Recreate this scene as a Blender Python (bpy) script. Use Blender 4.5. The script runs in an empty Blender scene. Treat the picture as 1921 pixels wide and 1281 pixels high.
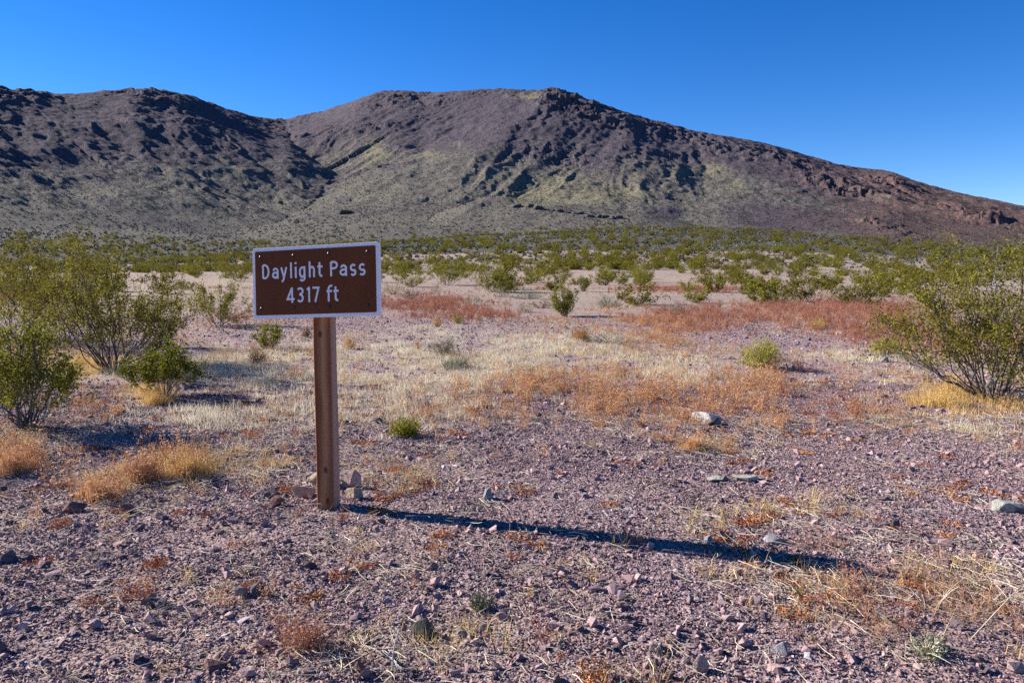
import bpy, bmesh, math, random
import numpy as np
from mathutils import Vector, Matrix, Euler

random.seed(7)
rng = np.random.default_rng(7)
S = bpy.context.scene
COL = S.collection

# ------------------------------------------------------------------ camera
CAM_H, PITCH, LENS = 1.5, math.radians(6.2), 26.0
FPX = LENS / 36.0 * 1921.0
cam_data = bpy.data.cameras.new('camera')
cam_data.lens = LENS; cam_data.sensor_width = 36.0
cam_data.clip_start = 0.05; cam_data.clip_end = 20000
cam = bpy.data.objects.new('camera', cam_data); COL.objects.link(cam)
cam.location = (0, 0, CAM_H); cam.rotation_euler = (math.pi / 2 - PITCH, 0, 0)
S.camera = cam

# ------------------------------------------------------------------ sky, sun, exposure
SUN_EL, SUN_AZ = math.radians(26.8), math.radians(-69.5)      # azimuth clockwise from +Y
world = bpy.data.worlds.new('World'); S.world = world; world.use_nodes = True
wn, wl = world.node_tree.nodes, world.node_tree.links
sky = wn.new('ShaderNodeTexSky'); sky.sky_type = 'NISHITA'; sky.sun_disc = False
sky.sun_elevation = SUN_EL; sky.sun_rotation = SUN_AZ % (2 * math.pi)
sky.altitude = 2600; sky.air_density = 1.0; sky.dust_density = 0.0; sky.ozone_density = 4.0
hsv = wn.new('ShaderNodeHueSaturation'); hsv.inputs['Saturation'].default_value = 1.3; hsv.inputs['Hue'].default_value = 0.512
wl.new(sky.outputs[0], hsv.inputs['Color'])
wl.new(hsv.outputs[0], wn['Background'].inputs[0])
wn['Background'].inputs[1].default_value = 0.075
sd = bpy.data.lights.new('sun', 'SUN'); sd.energy = 5.0; sd.angle = math.radians(0.55); sd.color = (1.0, 0.94, 0.87)
sun = bpy.data.objects.new('sun', sd); COL.objects.link(sun)
sun_dir = Vector((math.sin(SUN_AZ) * math.cos(SUN_EL), math.cos(SUN_AZ) * math.cos(SUN_EL), math.sin(SUN_EL)))
sun.rotation_euler = sun_dir.to_track_quat('Z', 'Y').to_euler(); sun.location = (-20, 8, 15)
S.view_settings.view_transform = 'Standard'; S.view_settings.look = 'None'
S.view_settings.exposure = 1.24; S.view_settings.gamma = 1.0
S.render.engine = 'CYCLES'
S.cycles.use_denoising = False
S.cycles.max_bounces = 6; S.cycles.diffuse_bounces = 3; S.cycles.transparent_max_bounces = 4

# ------------------------------------------------------------------ pixel helpers (layout measured on the 1921 x 1281 photograph)
CP, SP = math.cos(PITCH), math.sin(PITCH)
def ray(u, v):
    a, b = (u - 960.5) / FPX, (v - 640.5) / FPX
    return np.array([a, CP - b * SP, -SP - b * CP])
def at_depth(u, v, d):
    r = ray(u, v); t = d / r[1]
    return np.array([r[0] * t, d, CAM_H + r[2] * t])
def project(x, y, z):
    dz = z - CAM_H
    fwd = y * CP - dz * SP; up = y * SP + dz * CP
    fwd = np.where(np.abs(fwd) < 1e-4, 1e-4, fwd)
    return 960.5 + FPX * x / fwd, 640.5 - FPX * up / fwd, fwd

# ------------------------------------------------------------------ noise
def _hash(ix, iy, seed):
    h = (ix.astype(np.int64) * 374761393 + iy.astype(np.int64) * 668265263 + seed * 1442695041) & 0xFFFFFFFF
    h = ((h ^ (h >> 13)) * 1274126177) & 0xFFFFFFFF
    h = ((h ^ (h >> 16)) * 2246822519) & 0xFFFFFFFF
    return ((h ^ (h >> 15)) & 0xFFFFFF) / float(0xFFFFFF)
def gn(x, y, seed=0):
    ix, iy = np.floor(x), np.floor(y); fx, fy = x - ix, y - iy
    ux, uy = fx * fx * fx * (fx * (fx * 6 - 15) + 10), fy * fy * fy * (fy * (fy * 6 - 15) + 10)
    def g(ox, oy):
        a = _hash(ix + ox, iy + oy, seed) * 2 * np.pi
        return np.cos(a) * (fx - ox) + np.sin(a) * (fy - oy)
    a = g(0, 0) * (1 - ux) + g(1, 0) * ux
    b = g(0, 1) * (1 - ux) + g(1, 1) * ux
    return (a * (1 - uy) + b * uy) * 1.5
def fbm(x, y, o=4, seed=0, gain=0.5):
    s, a, t = 0, 1.0, 0
    for i in range(o):
        s = s + a * gn(x, y, seed + i); t += a; a *= gain
        x, y = x * 2.03 + 3.1, y * 2.03 - 7.7
    return s / t
def ridged(x, y, o=4, seed=0, gain=0.5):
    s, a, t = 0, 1.0, 0
    for i in range(o):
        s = s + a * (1 - np.abs(gn(x, y, seed + i)) * 1.6); t += a; a *= gain
        x, y = x * 2.03 + 3.1, y * 2.03 - 7.7
    return s / t
def sstep(a, b, x):
    t = np.clip((x - a) / (b - a), 0, 1); return t * t * (3 - 2 * t)
def cells(x, y, seed=0):
    """worley: distance to nearest point, random value of that cell"""
    ix, iy = np.floor(x), np.floor(y)
    best = np.full(np.shape(x), 9.0); val = np.zeros(np.shape(x))
    for ox in (-1, 0, 1):
        for oy in (-1, 0, 1):
            px = ix + ox + _hash(ix + ox, iy + oy, seed); py = iy + oy + _hash(ix + ox, iy + oy, seed + 11)
            d = (px - x) ** 2 + (py - y) ** 2
            m = d < best
            best = np.where(m, d, best); val = np.where(m, _hash(ix + ox, iy + oy, seed + 23), val)
    return np.sqrt(best), val

# ------------------------------------------------------------------ terrain height
SKY_U = [-700, -400, -200, 0, 30, 60, 100, 150, 200, 240, 275, 310, 345, 380, 420, 460, 500, 530, 570, 610, 650, 690, 720, 740, 800, 850, 900, 940, 990, 1040, 1060, 1100, 1130, 1180, 1230, 1290, 1350, 1410, 1460, 1500, 1560, 1600, 1660, 1700, 1750, 1800, 1850, 1880, 1905, 1960, 2100, 2400, 2800]
SKY_V = [150, 140, 135, 152, 160, 174, 172, 178, 172, 170, 164, 170, 172, 180, 197, 210, 221, 224, 217, 210, 197, 182, 172, 170, 174, 172, 168, 166, 170, 167, 172, 186, 198, 214, 230, 245, 255, 265, 278, 290, 308, 315, 321, 338, 352, 365, 374, 380, 388, 384, 372, 380, 400]
def sky_v(u): return float(np.interp(u, SKY_U, SKY_V))
def P3(u, v, d): return at_depth(u, sky_v(u) if v is None else v, d)
# crests: points (u, v or None for the skyline, depth), reach D, profile power
CRESTS = [
    ([(-900, None, 420), (-400, None, 470), (0, None, 560), (275, None, 640), (420, None, 760), (530, None, 900)], 375, 1.3),
    ([(-900, None, 420), (-400, None, 470), (0, None, 560), (275, None, 640), (420, None, 760), (530, None, 900)], 470, 1.5, .42),
    ([(530, None, 900), (620, None, 850), (730, None, 800), (900, None, 760), (1040, None, 710), (1180, None, 690), (1300, None, 680), (1480, None, 700), (1660, None, 740), (1900, None, 820), (2300, None, 900), (2900, None, 1000)], 470, 1.6),
    ([(730, None, 800), (775, 250, 700), (745, 335, 580)], 130, 1.3),
    ([(1040, None, 710), (930, 275, 600), (850, 385, 450)], 200, 1.3),
    ([(1060, None, 705), (1090, 325, 540), (1180, 398, 400), (1290, 440, 320)], 210, 1.3),
    ([(1290, None, 680), (1460, 350, 540), (1650, 422, 410), (1760, 462, 350), (1880, 502, 290)], 150, 1.3),
    ([(960, 386, 360), (1060, 396, 345), (1180, 414, 330)], 70, 1.4),
]
CR = []
for pts, D, pw, *sc in CRESTS:
    CR.append((np.array([P3(*p) for p in pts]) * ([1, 1, sc[0]] if sc else [1, 1, 1]), D, pw))

def plain(x, y):
    r = np.hypot(x, y)
    h = 0.05 * fbm(x / 6, y / 6, 3, 5) * sstep(2, 10, r)
    h = h + sstep(25, 120, r) * 0.7 * fbm(x / 45, y / 45, 3, 9)
    h = h + np.clip(y - 70, 0, 500) * 0.019 * (1 - .55 * sstep(20, 130, x)) * sstep(70, 170, y) - np.clip(x - 30, 0, 400) * 0.008 * sstep(40, 160, y)
    return h

def mountain_raw(x, y):
    """height above the plain, along-crest coordinate, distance fraction"""
    wx = x + 15 * fbm(x / 150, y / 150, 3, 31); wy = y + 15 * fbm(x / 150, y / 150, 3, 47)
    H = np.zeros_like(x); SS = np.zeros_like(x); DD = np.ones_like(x); acc = 0.0
    for k, (P, D, pw) in enumerate(CR):
        best = np.full_like(x, 1e9); zz = np.zeros_like(x); ss = np.zeros_like(x); off = k * 977.0
        for a, b in zip(P[:-1], P[1:]):
            ab = b[:2] - a[:2]; L = np.hypot(*ab)
            t = np.clip(((wx - a[0]) * ab[0] + (wy - a[1]) * ab[1]) / L ** 2, 0, 1)
            d = np.hypot(wx - a[0] - t * ab[0], wy - a[1] - t * ab[1])
            m = d < best
            best = np.where(m, d, best); zz = np.where(m, a[2] + t * (b[2] - a[2]), zz); ss = np.where(m, off + t * L, ss); off += L
        rr = 10.0 if k in (0, 2) else 26.0
        f = np.clip(1 - (np.sqrt(best ** 2 + rr ** 2) - rr) / D, 0, 1)
        h = zz * f ** pw
        m = h > H
        H = np.where(m, h, H); SS = np.where(m, ss, SS); DD = np.where(m, 1 - f, DD)
    return H, SS, DD

def smax(a, b, k): return 0.5 * (a + b + np.sqrt((a - b) ** 2 + k * k)) - 0.0

OUTCROPS = []
def mountain(x, y):
    H, SS, DD = mountain_raw(x, y)
    body = sstep(2, 40, H)
    gul = ridged(SS / 34, DD * 1.6 + SS * 0.002, 3, 71)            # gullies running down the fall line
    H = H + body * (gul - 0.62) * 3.6 * sstep(0.0, 0.35, DD)
    H = H + body * (ridged(x / 95, y / 95, 4, 81) - 0.6) * 3.2 + body * (ridged(SS / 11 + 0.8 * fbm(x / 20, y / 20, 2, 77), DD * 1.3, 3, 79) - 0.6) * 1.7 * sstep(0.0, 0.2, DD) + body * fbm(x / 30, y / 30, 4, 91) * 1.5
    crag = sstep(0.05, 0.38, fbm(x / 70, y / 70, 3, 101) + 0.30 * (1 - sstep(0.0, 0.3, DD)) - 0.14) * body
    G = np.zeros_like(x); nf = np.clip(.8 + 1.2 * fbm(x / 14, y / 14, 2, 119), 0, 1.5)
    for ox, oy, orx, ory, hh in OUTCROPS:
        q = (np.abs(x - ox) < 2.6 * orx) & (np.abs(y - oy) < 2.6 * ory)
        if not q.any(): continue
        g = np.exp(-((x[q] - ox) / orx) ** 2 - ((y[q] - oy) / ory) ** 2) * nf[q] * body[q]
        crag[q] = np.clip(crag[q] + 1.5 * g, 0, 1.3); G[q] += hh * g
    H = H + .4 * G
    cx, cy = x + 3 * fbm(x / 9, y / 9, 2, 111), y + 3 * fbm(x / 9, y / 9, 2, 113)
    d1, v1 = cells(cx / 11, cy / 11, 3); d2, v2 = cells(cx / 4.5, cy / 4.5, 5)
    H = H + crag * ((v1 - 0.4) * 1.7 * (1 - 0.5 * d1) + (v2 - 0.4) * 1.7)
    H = H + G * .3 * ((v1 - .5) * 1.2 + (v2 - .5) * .9)
    H = H + body * fbm(x / 7, y / 7, 3, 131) * 1.1
    return np.maximum(H, 0) , crag, SS, DD, gul

# skyline correction table (by azimuth), so that the ridge stands where it does in the photograph
_az = np.radians(np.linspace(-46, 46, 460)); _r = np.linspace(330, 1150, 420)
_A, _R = np.meshgrid(_az, _r)
_X, _Y = _R * np.sin(_A), _R * np.cos(_A)
_h = mountain(_X, _Y)[0]; _p = plain(_X, _Y)
_tu = 960.5 + FPX * np.tan(_az) * 1.0
_target = np.array([sky_v(u) for u in _tu])
fac = np.ones(len(_az))
for _ in range(6):
    _u, _v, _f = project(_X, _Y, _p + _h * fac[None, :])
    k = np.argmin(_v, axis=0); top = _v[k, np.arange(len(_az))]
    cur = 476.0 - top; want = 476.0 - _target
    fac *= np.clip(want / np.maximum(cur, 20), 0.6, 1.6)
ker = np.hanning(13); ker /= ker.sum()
fac = np.convolve(np.pad(fac, 6, mode='edge'), ker, 'valid')
def height(x, y, full=False):
    x = np.asarray(x, float); y = np.asarray(y, float)
    p = plain(x, y)
    az = np.arctan2(x, y)
    far = (y > 90) | (np.hypot(x, y) > 200)
    o = [np.zeros_like(p) for _ in range(5)]
    if far.any():
        for q, w in zip(o, mountain(x[far], y[far])): q[far] = w
    m, crag, SS, DD, gul = o
    m = m * np.interp(az, _az, fac)
    if full: return p + m, m, crag, SS, DD, gul
    return p + m
def ground_at(u, v, near=1.0, far=1400.0):
    r = ray(u, v)
    t = np.geomspace(near, far, 1500) if far > 100 else np.linspace(near, far, 800)
    X, Y, Z = r[0] * t, r[1] * t, CAM_H + r[2] * t
    g = height(X, Y) if far > 100 else plain(X, Y)
    k = np.argmax(Z < g)
    if k == 0: k = len(t) - 1
    return np.array([X[k], Y[k], g[k]])
_o = []
for u, v, ru, hh in [(1700, 442, 45, 26), (1745, 460, 30, 18), (1655, 422, 36, 18), (1600, 358, 50, 6), (1540, 345, 40, 7), (1480, 305, 50, 5), (1330, 275, 40, 4), (1040, 190, 40, 6), (1120, 215, 50, 6), (1075, 205, 35, 5), (1250, 250, 45, 4), (1780, 395, 40, 7), (1850, 420, 45, 18), (1900, 430, 40, 7), (50, 180, 40, 4), (290, 185, 50, 4), (500, 240, 40, 3), (730, 188, 40, 3), (1660, 345, 60, 5), (1790, 440, 40, 6)]:
    q = ground_at(u, v, 100, 1400); rm = ru * q[1] / FPX; _o.append((q[0], q[1], rm, rm * 1.6, hh))
OUTCROPS += _o
def near_at(u, v): return ground_at(u, v, 1.0, 99.0)

# ------------------------------------------------------------------ object helpers
def tag(o, label=None, cat=None, group=None, kind=None):
    if label: o['label'] = label
    if cat: o['category'] = cat
    if group: o['group'] = group
    if kind: o['kind'] = kind
    return o
def mesh_np(name, V, F, mats, smooth=False, mat_idx=None):
    V = np.asarray(V, np.float32); F = np.asarray(F, np.int32); k = F.shape[1]
    me = bpy.data.meshes.new(name)
    me.vertices.add(len(V)); me.vertices.foreach_set('co', V.ravel())
    me.loops.add(F.size); me.loops.foreach_set('vertex_index', F.ravel())
    me.polygons.add(len(F)); me.polygons.foreach_set('loop_start', np.arange(len(F), dtype=np.int32) * k)
    for m in mats: me.materials.append(m)
    me.polygons.foreach_set('use_smooth', np.full(len(F), smooth))
    if mat_idx is not None: me.polygons.foreach_set('material_index', np.asarray(mat_idx, np.int32))
    me.update(calc_edges=True); me.validate()
    return me
def attr(me, name, vals):
    a = me.attributes.new(name, 'FLOAT', 'POINT'); a.data.foreach_set('value', np.asarray(vals, np.float32))
def link(name, me, parent=None):
    o = bpy.data.objects.new(name, me); COL.objects.link(o); o.parent = parent; return o
def empty(name, loc):
    o = bpy.data.objects.new(name, None); COL.objects.link(o); o.location = loc; o.empty_display_size = 0.1; return o
def bm_mesh(name, bm, mats):
    me = bpy.data.meshes.new(name); bm.to_mesh(me); bm.free()
    for m in mats: me.materials.append(m)
    return me

# ------------------------------------------------------------------ materials
class NT:
    def __init__(s, name, rough=0.9, spec=0.15):
        s.m = bpy.data.materials.new(name); s.m.use_nodes = True
        s.n = s.m.node_tree.nodes; s.l = s.m.node_tree.links; s.b = s.n['Principled BSDF']
        s.b.inputs['Roughness'].default_value = rough; s.b.inputs['Specular IOR Level'].default_value = spec
        s.geo = s.n.new('ShaderNodeNewGeometry')
    def pos(s): return s.geo.outputs['Position']
    def objpos(s):
        t = s.n.new('ShaderNodeTexCoord'); return t.outputs['Object']
    def rand(s):
        return s.n.new('ShaderNodeObjectInfo').outputs['Random']
    def island(s): return s.geo.outputs['Random Per Island']
    def scale(s, vec, sc):
        m = s.n.new('ShaderNodeMapping'); m.inputs['Scale'].default_value = sc; s.l.new(vec, m.inputs['Vector']); return m.outputs[0]
    def noise(s, vec, sc, det=4, rough=0.55, dist=0.0):
        t = s.n.new('ShaderNodeTexNoise'); t.inputs['Scale'].default_value = sc; t.inputs['Detail'].default_value = det
        t.inputs['Roughness'].default_value = rough; t.inputs['Distortion'].default_value = dist
        if vec is not None: s.l.new(vec, t.inputs['Vector'])
        return t.outputs['Fac']
    def vor(s, vec, sc, feat='F1'):
        t = s.n.new('ShaderNodeTexVoronoi'); t.inputs['Scale'].default_value = sc; t.feature = feat
        s.l.new(vec, t.inputs['Vector']); return t
    def attr(s, name, typ='GEOMETRY'):
        t = s.n.new('ShaderNodeAttribute'); t.attribute_name = name; t.attribute_type = typ; return t.outputs['Fac']
    def ramp(s, fac, stops, interp='LINEAR'):
        r = s.n.new('ShaderNodeValToRGB'); e = r.color_ramp.elements; r.color_ramp.interpolation = interp
        while len(e) < len(stops): e.new(0.5)
        for el, (p, c) in zip(e, stops): el.position = p; el.color = (*c, 1) if len(c) == 3 else c
        s.l.new(fac, r.inputs[0]); return r.outputs[0]
    def grey(s, fac, a, b):
        if a > b: return s.ramp(fac, [(b, (1, 1, 1)), (a, (0, 0, 0))])
        return s.ramp(fac, [(a, (0, 0, 0)), (b, (1, 1, 1))])
    def mix(s, f, a, b, mode='MIX'):
        m = s.n.new('ShaderNodeMix'); m.data_type = 'RGBA'; m.blend_type = mode
        for v, i in ((f, 0), (a, 6), (b, 7)):
            if isinstance(v, (int, float)): m.inputs[i].default_value = v
            elif isinstance(v, tuple): m.inputs[i].default_value = (*v, 1)
            else: s.l.new(v, m.inputs[i])
        return m.outputs[2]
    def math(s, op, a, b=0.0):
        m = s.n.new('ShaderNodeMath'); m.operation = op
        for v, i in ((a, 0), (b, 1)):
            if isinstance(v, (int, float)): m.inputs[i].default_value = v
            else: s.l.new(v, m.inputs[i])
        return m.outputs[0]
    def color(s, c):
        if isinstance(c, tuple): s.b.inputs['Base Color'].default_value = (*c, 1)
        else: s.l.new(c, s.b.inputs['Base Color'])
    def bump(s, h, dist, strength=1.0, prev=None):
        b = s.n.new('ShaderNodeBump'); b.inputs['Distance'].default_value = dist; b.inputs['Strength'].default_value = strength
        s.l.new(h, b.inputs['Height'])
        if prev is not None: s.l.new(prev, b.inputs['Normal'])
        s.l.new(b.outputs[0], s.b.inputs['Normal']); return b.outputs[0]

STONE_STOPS = [(0.0, (0.065, 0.052, 0.060)), (0.22, (0.165, 0.118, 0.130)), (0.45, (0.285, 0.198, 0.208)), (0.65, (0.385, 0.260, 0.260)), (0.82, (0.45, 0.290, 0.262)), (0.93, (0.37, 0.33, 0.355)), (1.0, (0.72, 0.66, 0.66))]

def mat_ground():
    t = NT('gravelly_desert_soil'); p = t.pos()
    v1 = t.vor(p, 85); v2 = t.vor(p, 34)
    c1 = t.n.new('ShaderNodeSeparateColor'); t.l.new(v1.outputs['Color'], c1.inputs[0])
    c2 = t.n.new('ShaderNodeSeparateColor'); t.l.new(v2.outputs['Color'], c2.inputs[0])
    g1 = t.ramp(c1.outputs[0], STONE_STOPS); g2 = t.ramp(c2.outputs[0], STONE_STOPS)
    big = t.noise(p, 0.9, 5, 0.6)
    g = t.mix(t.grey(t.noise(p, 6, 3), 0.45, 0.6), g1, g2)
    soil = t.ramp(t.noise(p, 3.0, 6, 0.7), [(0.3, (0.27, 0.17, 0.152)), (0.7, (0.40, 0.27, 0.245))])
    g = t.mix(t.grey(big, 0.40, 0.66), g, soil)
    fine = t.noise(p, 160, 3, 0.7)
    g = t.mix(0.55, g, t.ramp(fine, [(0.3, (0.5, 0.5, 0.5)), (0.7, (1.0, 1.0, 1.0))]), 'MULTIPLY')
    straw = t.attr('straw'); red = t.attr('red'); tan = t.attr('tan')
    sp = t.noise(t.scale(p, (1, 0.5, 1)), 14, 6, 0.75)
    fs = t.math('MULTIPLY', straw, t.grey(sp, 0.36, 0.56))
    g = t.mix(fs, g, t.ramp(fine, [(0.3, (0.34, 0.27, 0.14)), (0.7, (0.60, 0.51, 0.32))]))
    fr = t.math('MULTIPLY', red, t.grey(sp, 0.34, 0.58))
    g = t.mix(fr, g, t.ramp(fine, [(0.3, (0.24, 0.10, 0.07)), (0.7, (0.42, 0.22, 0.16))]))
    g = t.mix(t.math('MULTIPLY', tan, t.grey(sp, 0.35, 0.6)), g, t.ramp(t.noise(p, 1.2, 6, 0.75), [(0.35, (0.27, 0.24, 0.15)), (0.65, (0.44, 0.36, 0.25))]))
    t.color(g)
    b = t.bump(fine, 0.004)
    b = t.bump(t.math('SUBTRACT', 1.0, v1.outputs['Distance']), 0.008, 0.9, b)
    t.bump(t.math('SUBTRACT', 1.0, v2.outputs['Distance']), 0.014, 0.8, b)
    return t.m

def mat_mountain():
    t = NT('mountain_rock_and_brush', 0.95, 0.08); p = t.pos()
    veg = t.attr('veg'); tan = t.attr('tan'); red = t.attr('red'); crag = t.attr('crag')
    n1 = t.noise(p, 0.05, 8, 0.7); n2 = t.noise(p, 0.35, 8, 0.75); n3 = t.noise(p, 1.1, 4, 0.7)
    rock = t.ramp(n2, [(0.28, (0.042, 0.034, 0.044)), (0.5, (0.100, 0.082, 0.097)), (0.72, (0.19, 0.16, 0.178))])
    rock = t.mix(t.grey(n1, 0.4, 0.62), rock, t.ramp(n3, [(0.3, (0.065, 0.052, 0.064)), (0.7, (0.17, 0.14, 0.155))]))
    rock = t.mix(red, rock, t.ramp(n2, [(0.3, (0.09, 0.05, 0.05)), (0.7, (0.25, 0.15, 0.12))]))
    sage = t.ramp(n3, [(0.30, (0.094, 0.085, 0.070)), (0.5, (0.182, 0.164, 0.134)), (0.72, (0.295, 0.262, 0.212))])
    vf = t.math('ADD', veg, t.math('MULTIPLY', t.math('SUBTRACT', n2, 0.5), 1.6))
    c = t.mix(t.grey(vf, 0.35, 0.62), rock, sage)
    tn = t.math('ADD', tan, t.math('MULTIPLY', t.math('SUBTRACT', n2, 0.5), 1.2))
    c = t.mix(t.grey(tn, 0.38, 0.62), c, t.ramp(n3, [(0.3, (0.16, 0.143, 0.095)), (0.7, (0.31, 0.275, 0.185))]))
    c = t.mix(t.math('MULTIPLY', t.grey(crag, 0.35, 0.8), 0.8), c, rock)
    sp = t.vor(p, 0.55); sc = t.n.new('ShaderNodeSeparateColor'); t.l.new(sp.outputs['Color'], sc.inputs[0])
    dark = t.math('MULTIPLY', t.grey(sp.outputs['Distance'], 0.42, 0.25), t.grey(sc.outputs[0], 0.55, 0.75))
    c = t.mix(t.math('MULTIPLY', dark, 0.6), c, (0.06, 0.065, 0.035))
    t.color(c)
    b = t.bump(n2, 2.2, 1.0); b = t.bump(n3, 0.8, 1.0, b); t.bump(sp.outputs['Distance'], 0.5, 0.5, b)
    return t.m

def mat_stone(name, stops, patch=True, mottling=40):
    t = NT(name, 0.85, 0.25); p = t.pos()
    f = t.rand()
    if patch: f = t.math('ADD', t.math('MULTIPLY', t.math('FRACT', t.math('ADD', t.rand(), t.island())), 0.8), t.math('MULTIPLY', t.math('SUBTRACT', t.noise(p, 1.3, 3), 0.4), 0.8))
    c = t.ramp(f, stops)
    n = t.noise(p, mottling, 5, 0.7)
    c = t.mix(0.6, c, t.ramp(n, [(0.3, (0.55, 0.52, 0.52)), (0.7, (1.1, 1.08, 1.05))]), 'MULTIPLY')
    t.color(c); t.bump(n, 0.006, 0.6); return t.m

def mat_rock(name, lo, hi, blotch=None, sc=14):
    t = NT(name, 0.9, 0.15); p = t.objpos()
    n = t.noise(p, sc, 8, 0.68, 0.3)
    c = t.ramp(n, [(0.3, lo), (0.68, hi)])
    if blotch: c = t.mix(t.grey(t.noise(p, sc * 0.6, 5, 0.6, 0.6), 0.52, 0.6), c, blotch)
    t.color(c); b = t.bump(n, 0.03); t.bump(t.noise(p, sc * 6, 5, 0.7), 0.006, 0.8, b); return t.m

def mat_leaf(name, lo, hi, translucent=0.35, obj_var=0.5):
    t = NT(name, 0.7, 0.06)
    f = t.math('FRACT', t.math('ADD', t.island(), t.math('MULTIPLY', t.rand(), 3.7)))
    f = t.math('ADD', t.math('MULTIPLY', f, 0.6), t.math('MULTIPLY', t.noise(t.pos(), 3.0, 3), 0.5))
    c = t.ramp(f, [(0.12, lo), (0.85, hi)])
    h = t.n.new('ShaderNodeHueSaturation')
    t.l.new(c, h.inputs['Color'])
    t.l.new(t.math('ADD', 1.0 - obj_var / 2, t.math('MULTIPLY', t.rand(), obj_var)), h.inputs['Value'])
    t.l.new(t.math('ADD', 0.49, t.math('MULTIPLY', t.rand(), 0.025)), h.inputs['Hue'])
    c = h.outputs[0]; t.color(c)
    if translucent:
        tr = t.n.new('ShaderNodeBsdfTranslucent'); t.l.new(c, tr.inputs[0])
        mx = t.n.new('ShaderNodeMixShader'); mx.inputs[0].default_value = translucent
        t.l.new(t.b.outputs[0], mx.inputs[1]); t.l.new(tr.outputs[0], mx.inputs[2])
        t.l.new(mx.outputs[0], t.n['Material Output'].inputs['Surface'])
    return t.m

def mat_bark(name, lo, hi):
    t = NT(name, 0.9, 0.1); n = t.noise(t.objpos(), 22, 4, 0.6)
    t.color(t.ramp(n, [(0.32, lo), (0.68, hi)])); return t.m

def mat_wood():
    t = NT('weathered_redwood_post', 0.75, 0.2); p = t.objpos()
    warp = t.noise(t.scale(p, (3, 3, 1.1)), 1.0, 3, 0.5)
    x = t.n.new('ShaderNodeSeparateXYZ'); t.l.new(p, x.inputs[0])
    # two knots bend the rings
    ring = t.math('ADD', t.math('MULTIPLY', t.math('ADD', x.outputs[0], t.math('MULTIPLY', x.outputs[1], 0.6)), 62.0), t.math('MULTIPLY', warp, 8.0))
    g = t.math('ADD', t.math('MULTIPLY', t.math('SINE', ring), 0.5), 0.5)
    fib = t.noise(t.scale(p, (42, 42, .45)), 1.0, 3, 0.6)
    c = t.ramp(g, [(0.1, (0.26, 0.090, 0.034)), (0.6, (0.37, 0.150, 0.060)), (0.95, (0.48, 0.23, 0.105))])
    c = t.mix(0.6, c, t.ramp(fib, [(0.3, (0.55, 0.5, 0.5)), (0.7, (1.15, 1.1, 1.05))]), 'MULTIPLY')
    grey = t.noise(t.scale(p, (12, 12, 1.2)), 1.0, 5, 0.65)
    c = t.mix(t.math('MULTIPLY', t.grey(grey, 0.5, 0.75), 0.35), c, (0.24, 0.17, 0.13))
    for kz, ky in ((0.235, 0.004), (1.06, -0.012), (0.045, 0.012)):
        sub = t.n.new('ShaderNodeVectorMath'); sub.operation = 'SUBTRACT'; sub.inputs[1].default_value = (ky, -0.05, kz); t.l.new(p, sub.inputs[0])
        ln = t.n.new('ShaderNodeVectorMath'); ln.operation = 'LENGTH'; t.l.new(t.scale(sub.outputs[0], (1.25, 0.3, 0.8)), ln.inputs[0])
        kr = t.math('ADD', t.math('MULTIPLY', t.math('SINE', t.math('MULTIPLY', ln.outputs['Value'], 900.0)), 0.5), 0.5)
        kc = t.ramp(kr, [(0.0, (0.045, 0.016, 0.010)), (1.0, (0.19, 0.08, 0.045))])
        c = t.mix(t.grey(ln.outputs['Value'], 0.019, 0.011), c, kc)
    c = t.mix(t.math('MULTIPLY', t.grey(x.outputs[0], 0.050, 0.056), 0.6), c, t.ramp(fib, [(0.3, (0.25, 0.17, 0.135)), (0.7, (0.47, 0.36, 0.30))]))
    t.color(c); t.bump(fib, 0.0014, 0.5); return t.m

def mat_paint(name, col, rough=0.55, spec=0.3, wear=0.1):
    t = NT(name, rough, spec); p = t.objpos()
    n = t.noise(t.scale(p, (6, 6, 2.5)), 1.0, 6, 0.65)
    c = t.mix(wear, col, t.ramp(n, [(0.3, (0.2, 0.17, 0.15)), (0.7, (0.75, 0.7, 0.68))]), 'OVERLAY')
    t.color(c); t.bump(t.noise(p, 120, 3), 0.0006, 0.3); return t.m

M_GROUND = mat_ground(); M_MOUNT = mat_mountain()
M_STONE = mat_stone('purple_grey_gravel', STONE_STOPS)
M_LEAF = mat_leaf('creosote_leaf', (0.062, 0.060, 0.008), (0.27, 0.23, 0.030))
M_LEAFB = mat_leaf('bright_green_leaf', (0.060, 0.075, 0.006), (0.22, 0.225, 0.022))
M_LEAFG = mat_leaf('fresh_yellow_green_leaf', (0.14, 0.15, 0.012), (0.42, 0.40, 0.045))
M_LEAFY = mat_leaf('yellow_green_leaf', (0.22, 0.22, 0.03), (0.50, 0.46, 0.09))
M_SAGE = mat_leaf('grey_green_leaf', (0.085, 0.10, 0.060), (0.27, 0.28, 0.19), 0.2)
M_STRAW = mat_leaf('pale_straw', (0.46, 0.38, 0.26), (0.78, 0.71, 0.56), 0.3)
M_GOLD = mat_leaf('golden_dry_grass', (0.46, 0.26, 0.08), (0.74, 0.52, 0.22), 0.3)
M_ORANGE = mat_leaf('orange_dry_herb', (0.42, 0.20, 0.10), (0.68, 0.41, 0.22), 0.3)
M_RED = mat_leaf('rust_red_herb', (0.29, 0.10, 0.065), (0.52, 0.25, 0.17), 0.3)
M_RUST = mat_leaf('rust_orange_mat', (0.26, 0.08, 0.035), (0.50, 0.21, 0.10), 0.1)
M_RUSTY = mat_leaf('rusty_stem', (0.30, 0.13, 0.08), (0.58, 0.34, 0.20), 0.2)
M_BARK = mat_bark('dark_grey_bark', (0.035, 0.030, 0.030), (0.16, 0.14, 0.135))
M_PALEBARK = mat_bark('bleached_dead_wood', (0.24, 0.22, 0.20), (0.52, 0.49, 0.46))
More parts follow.
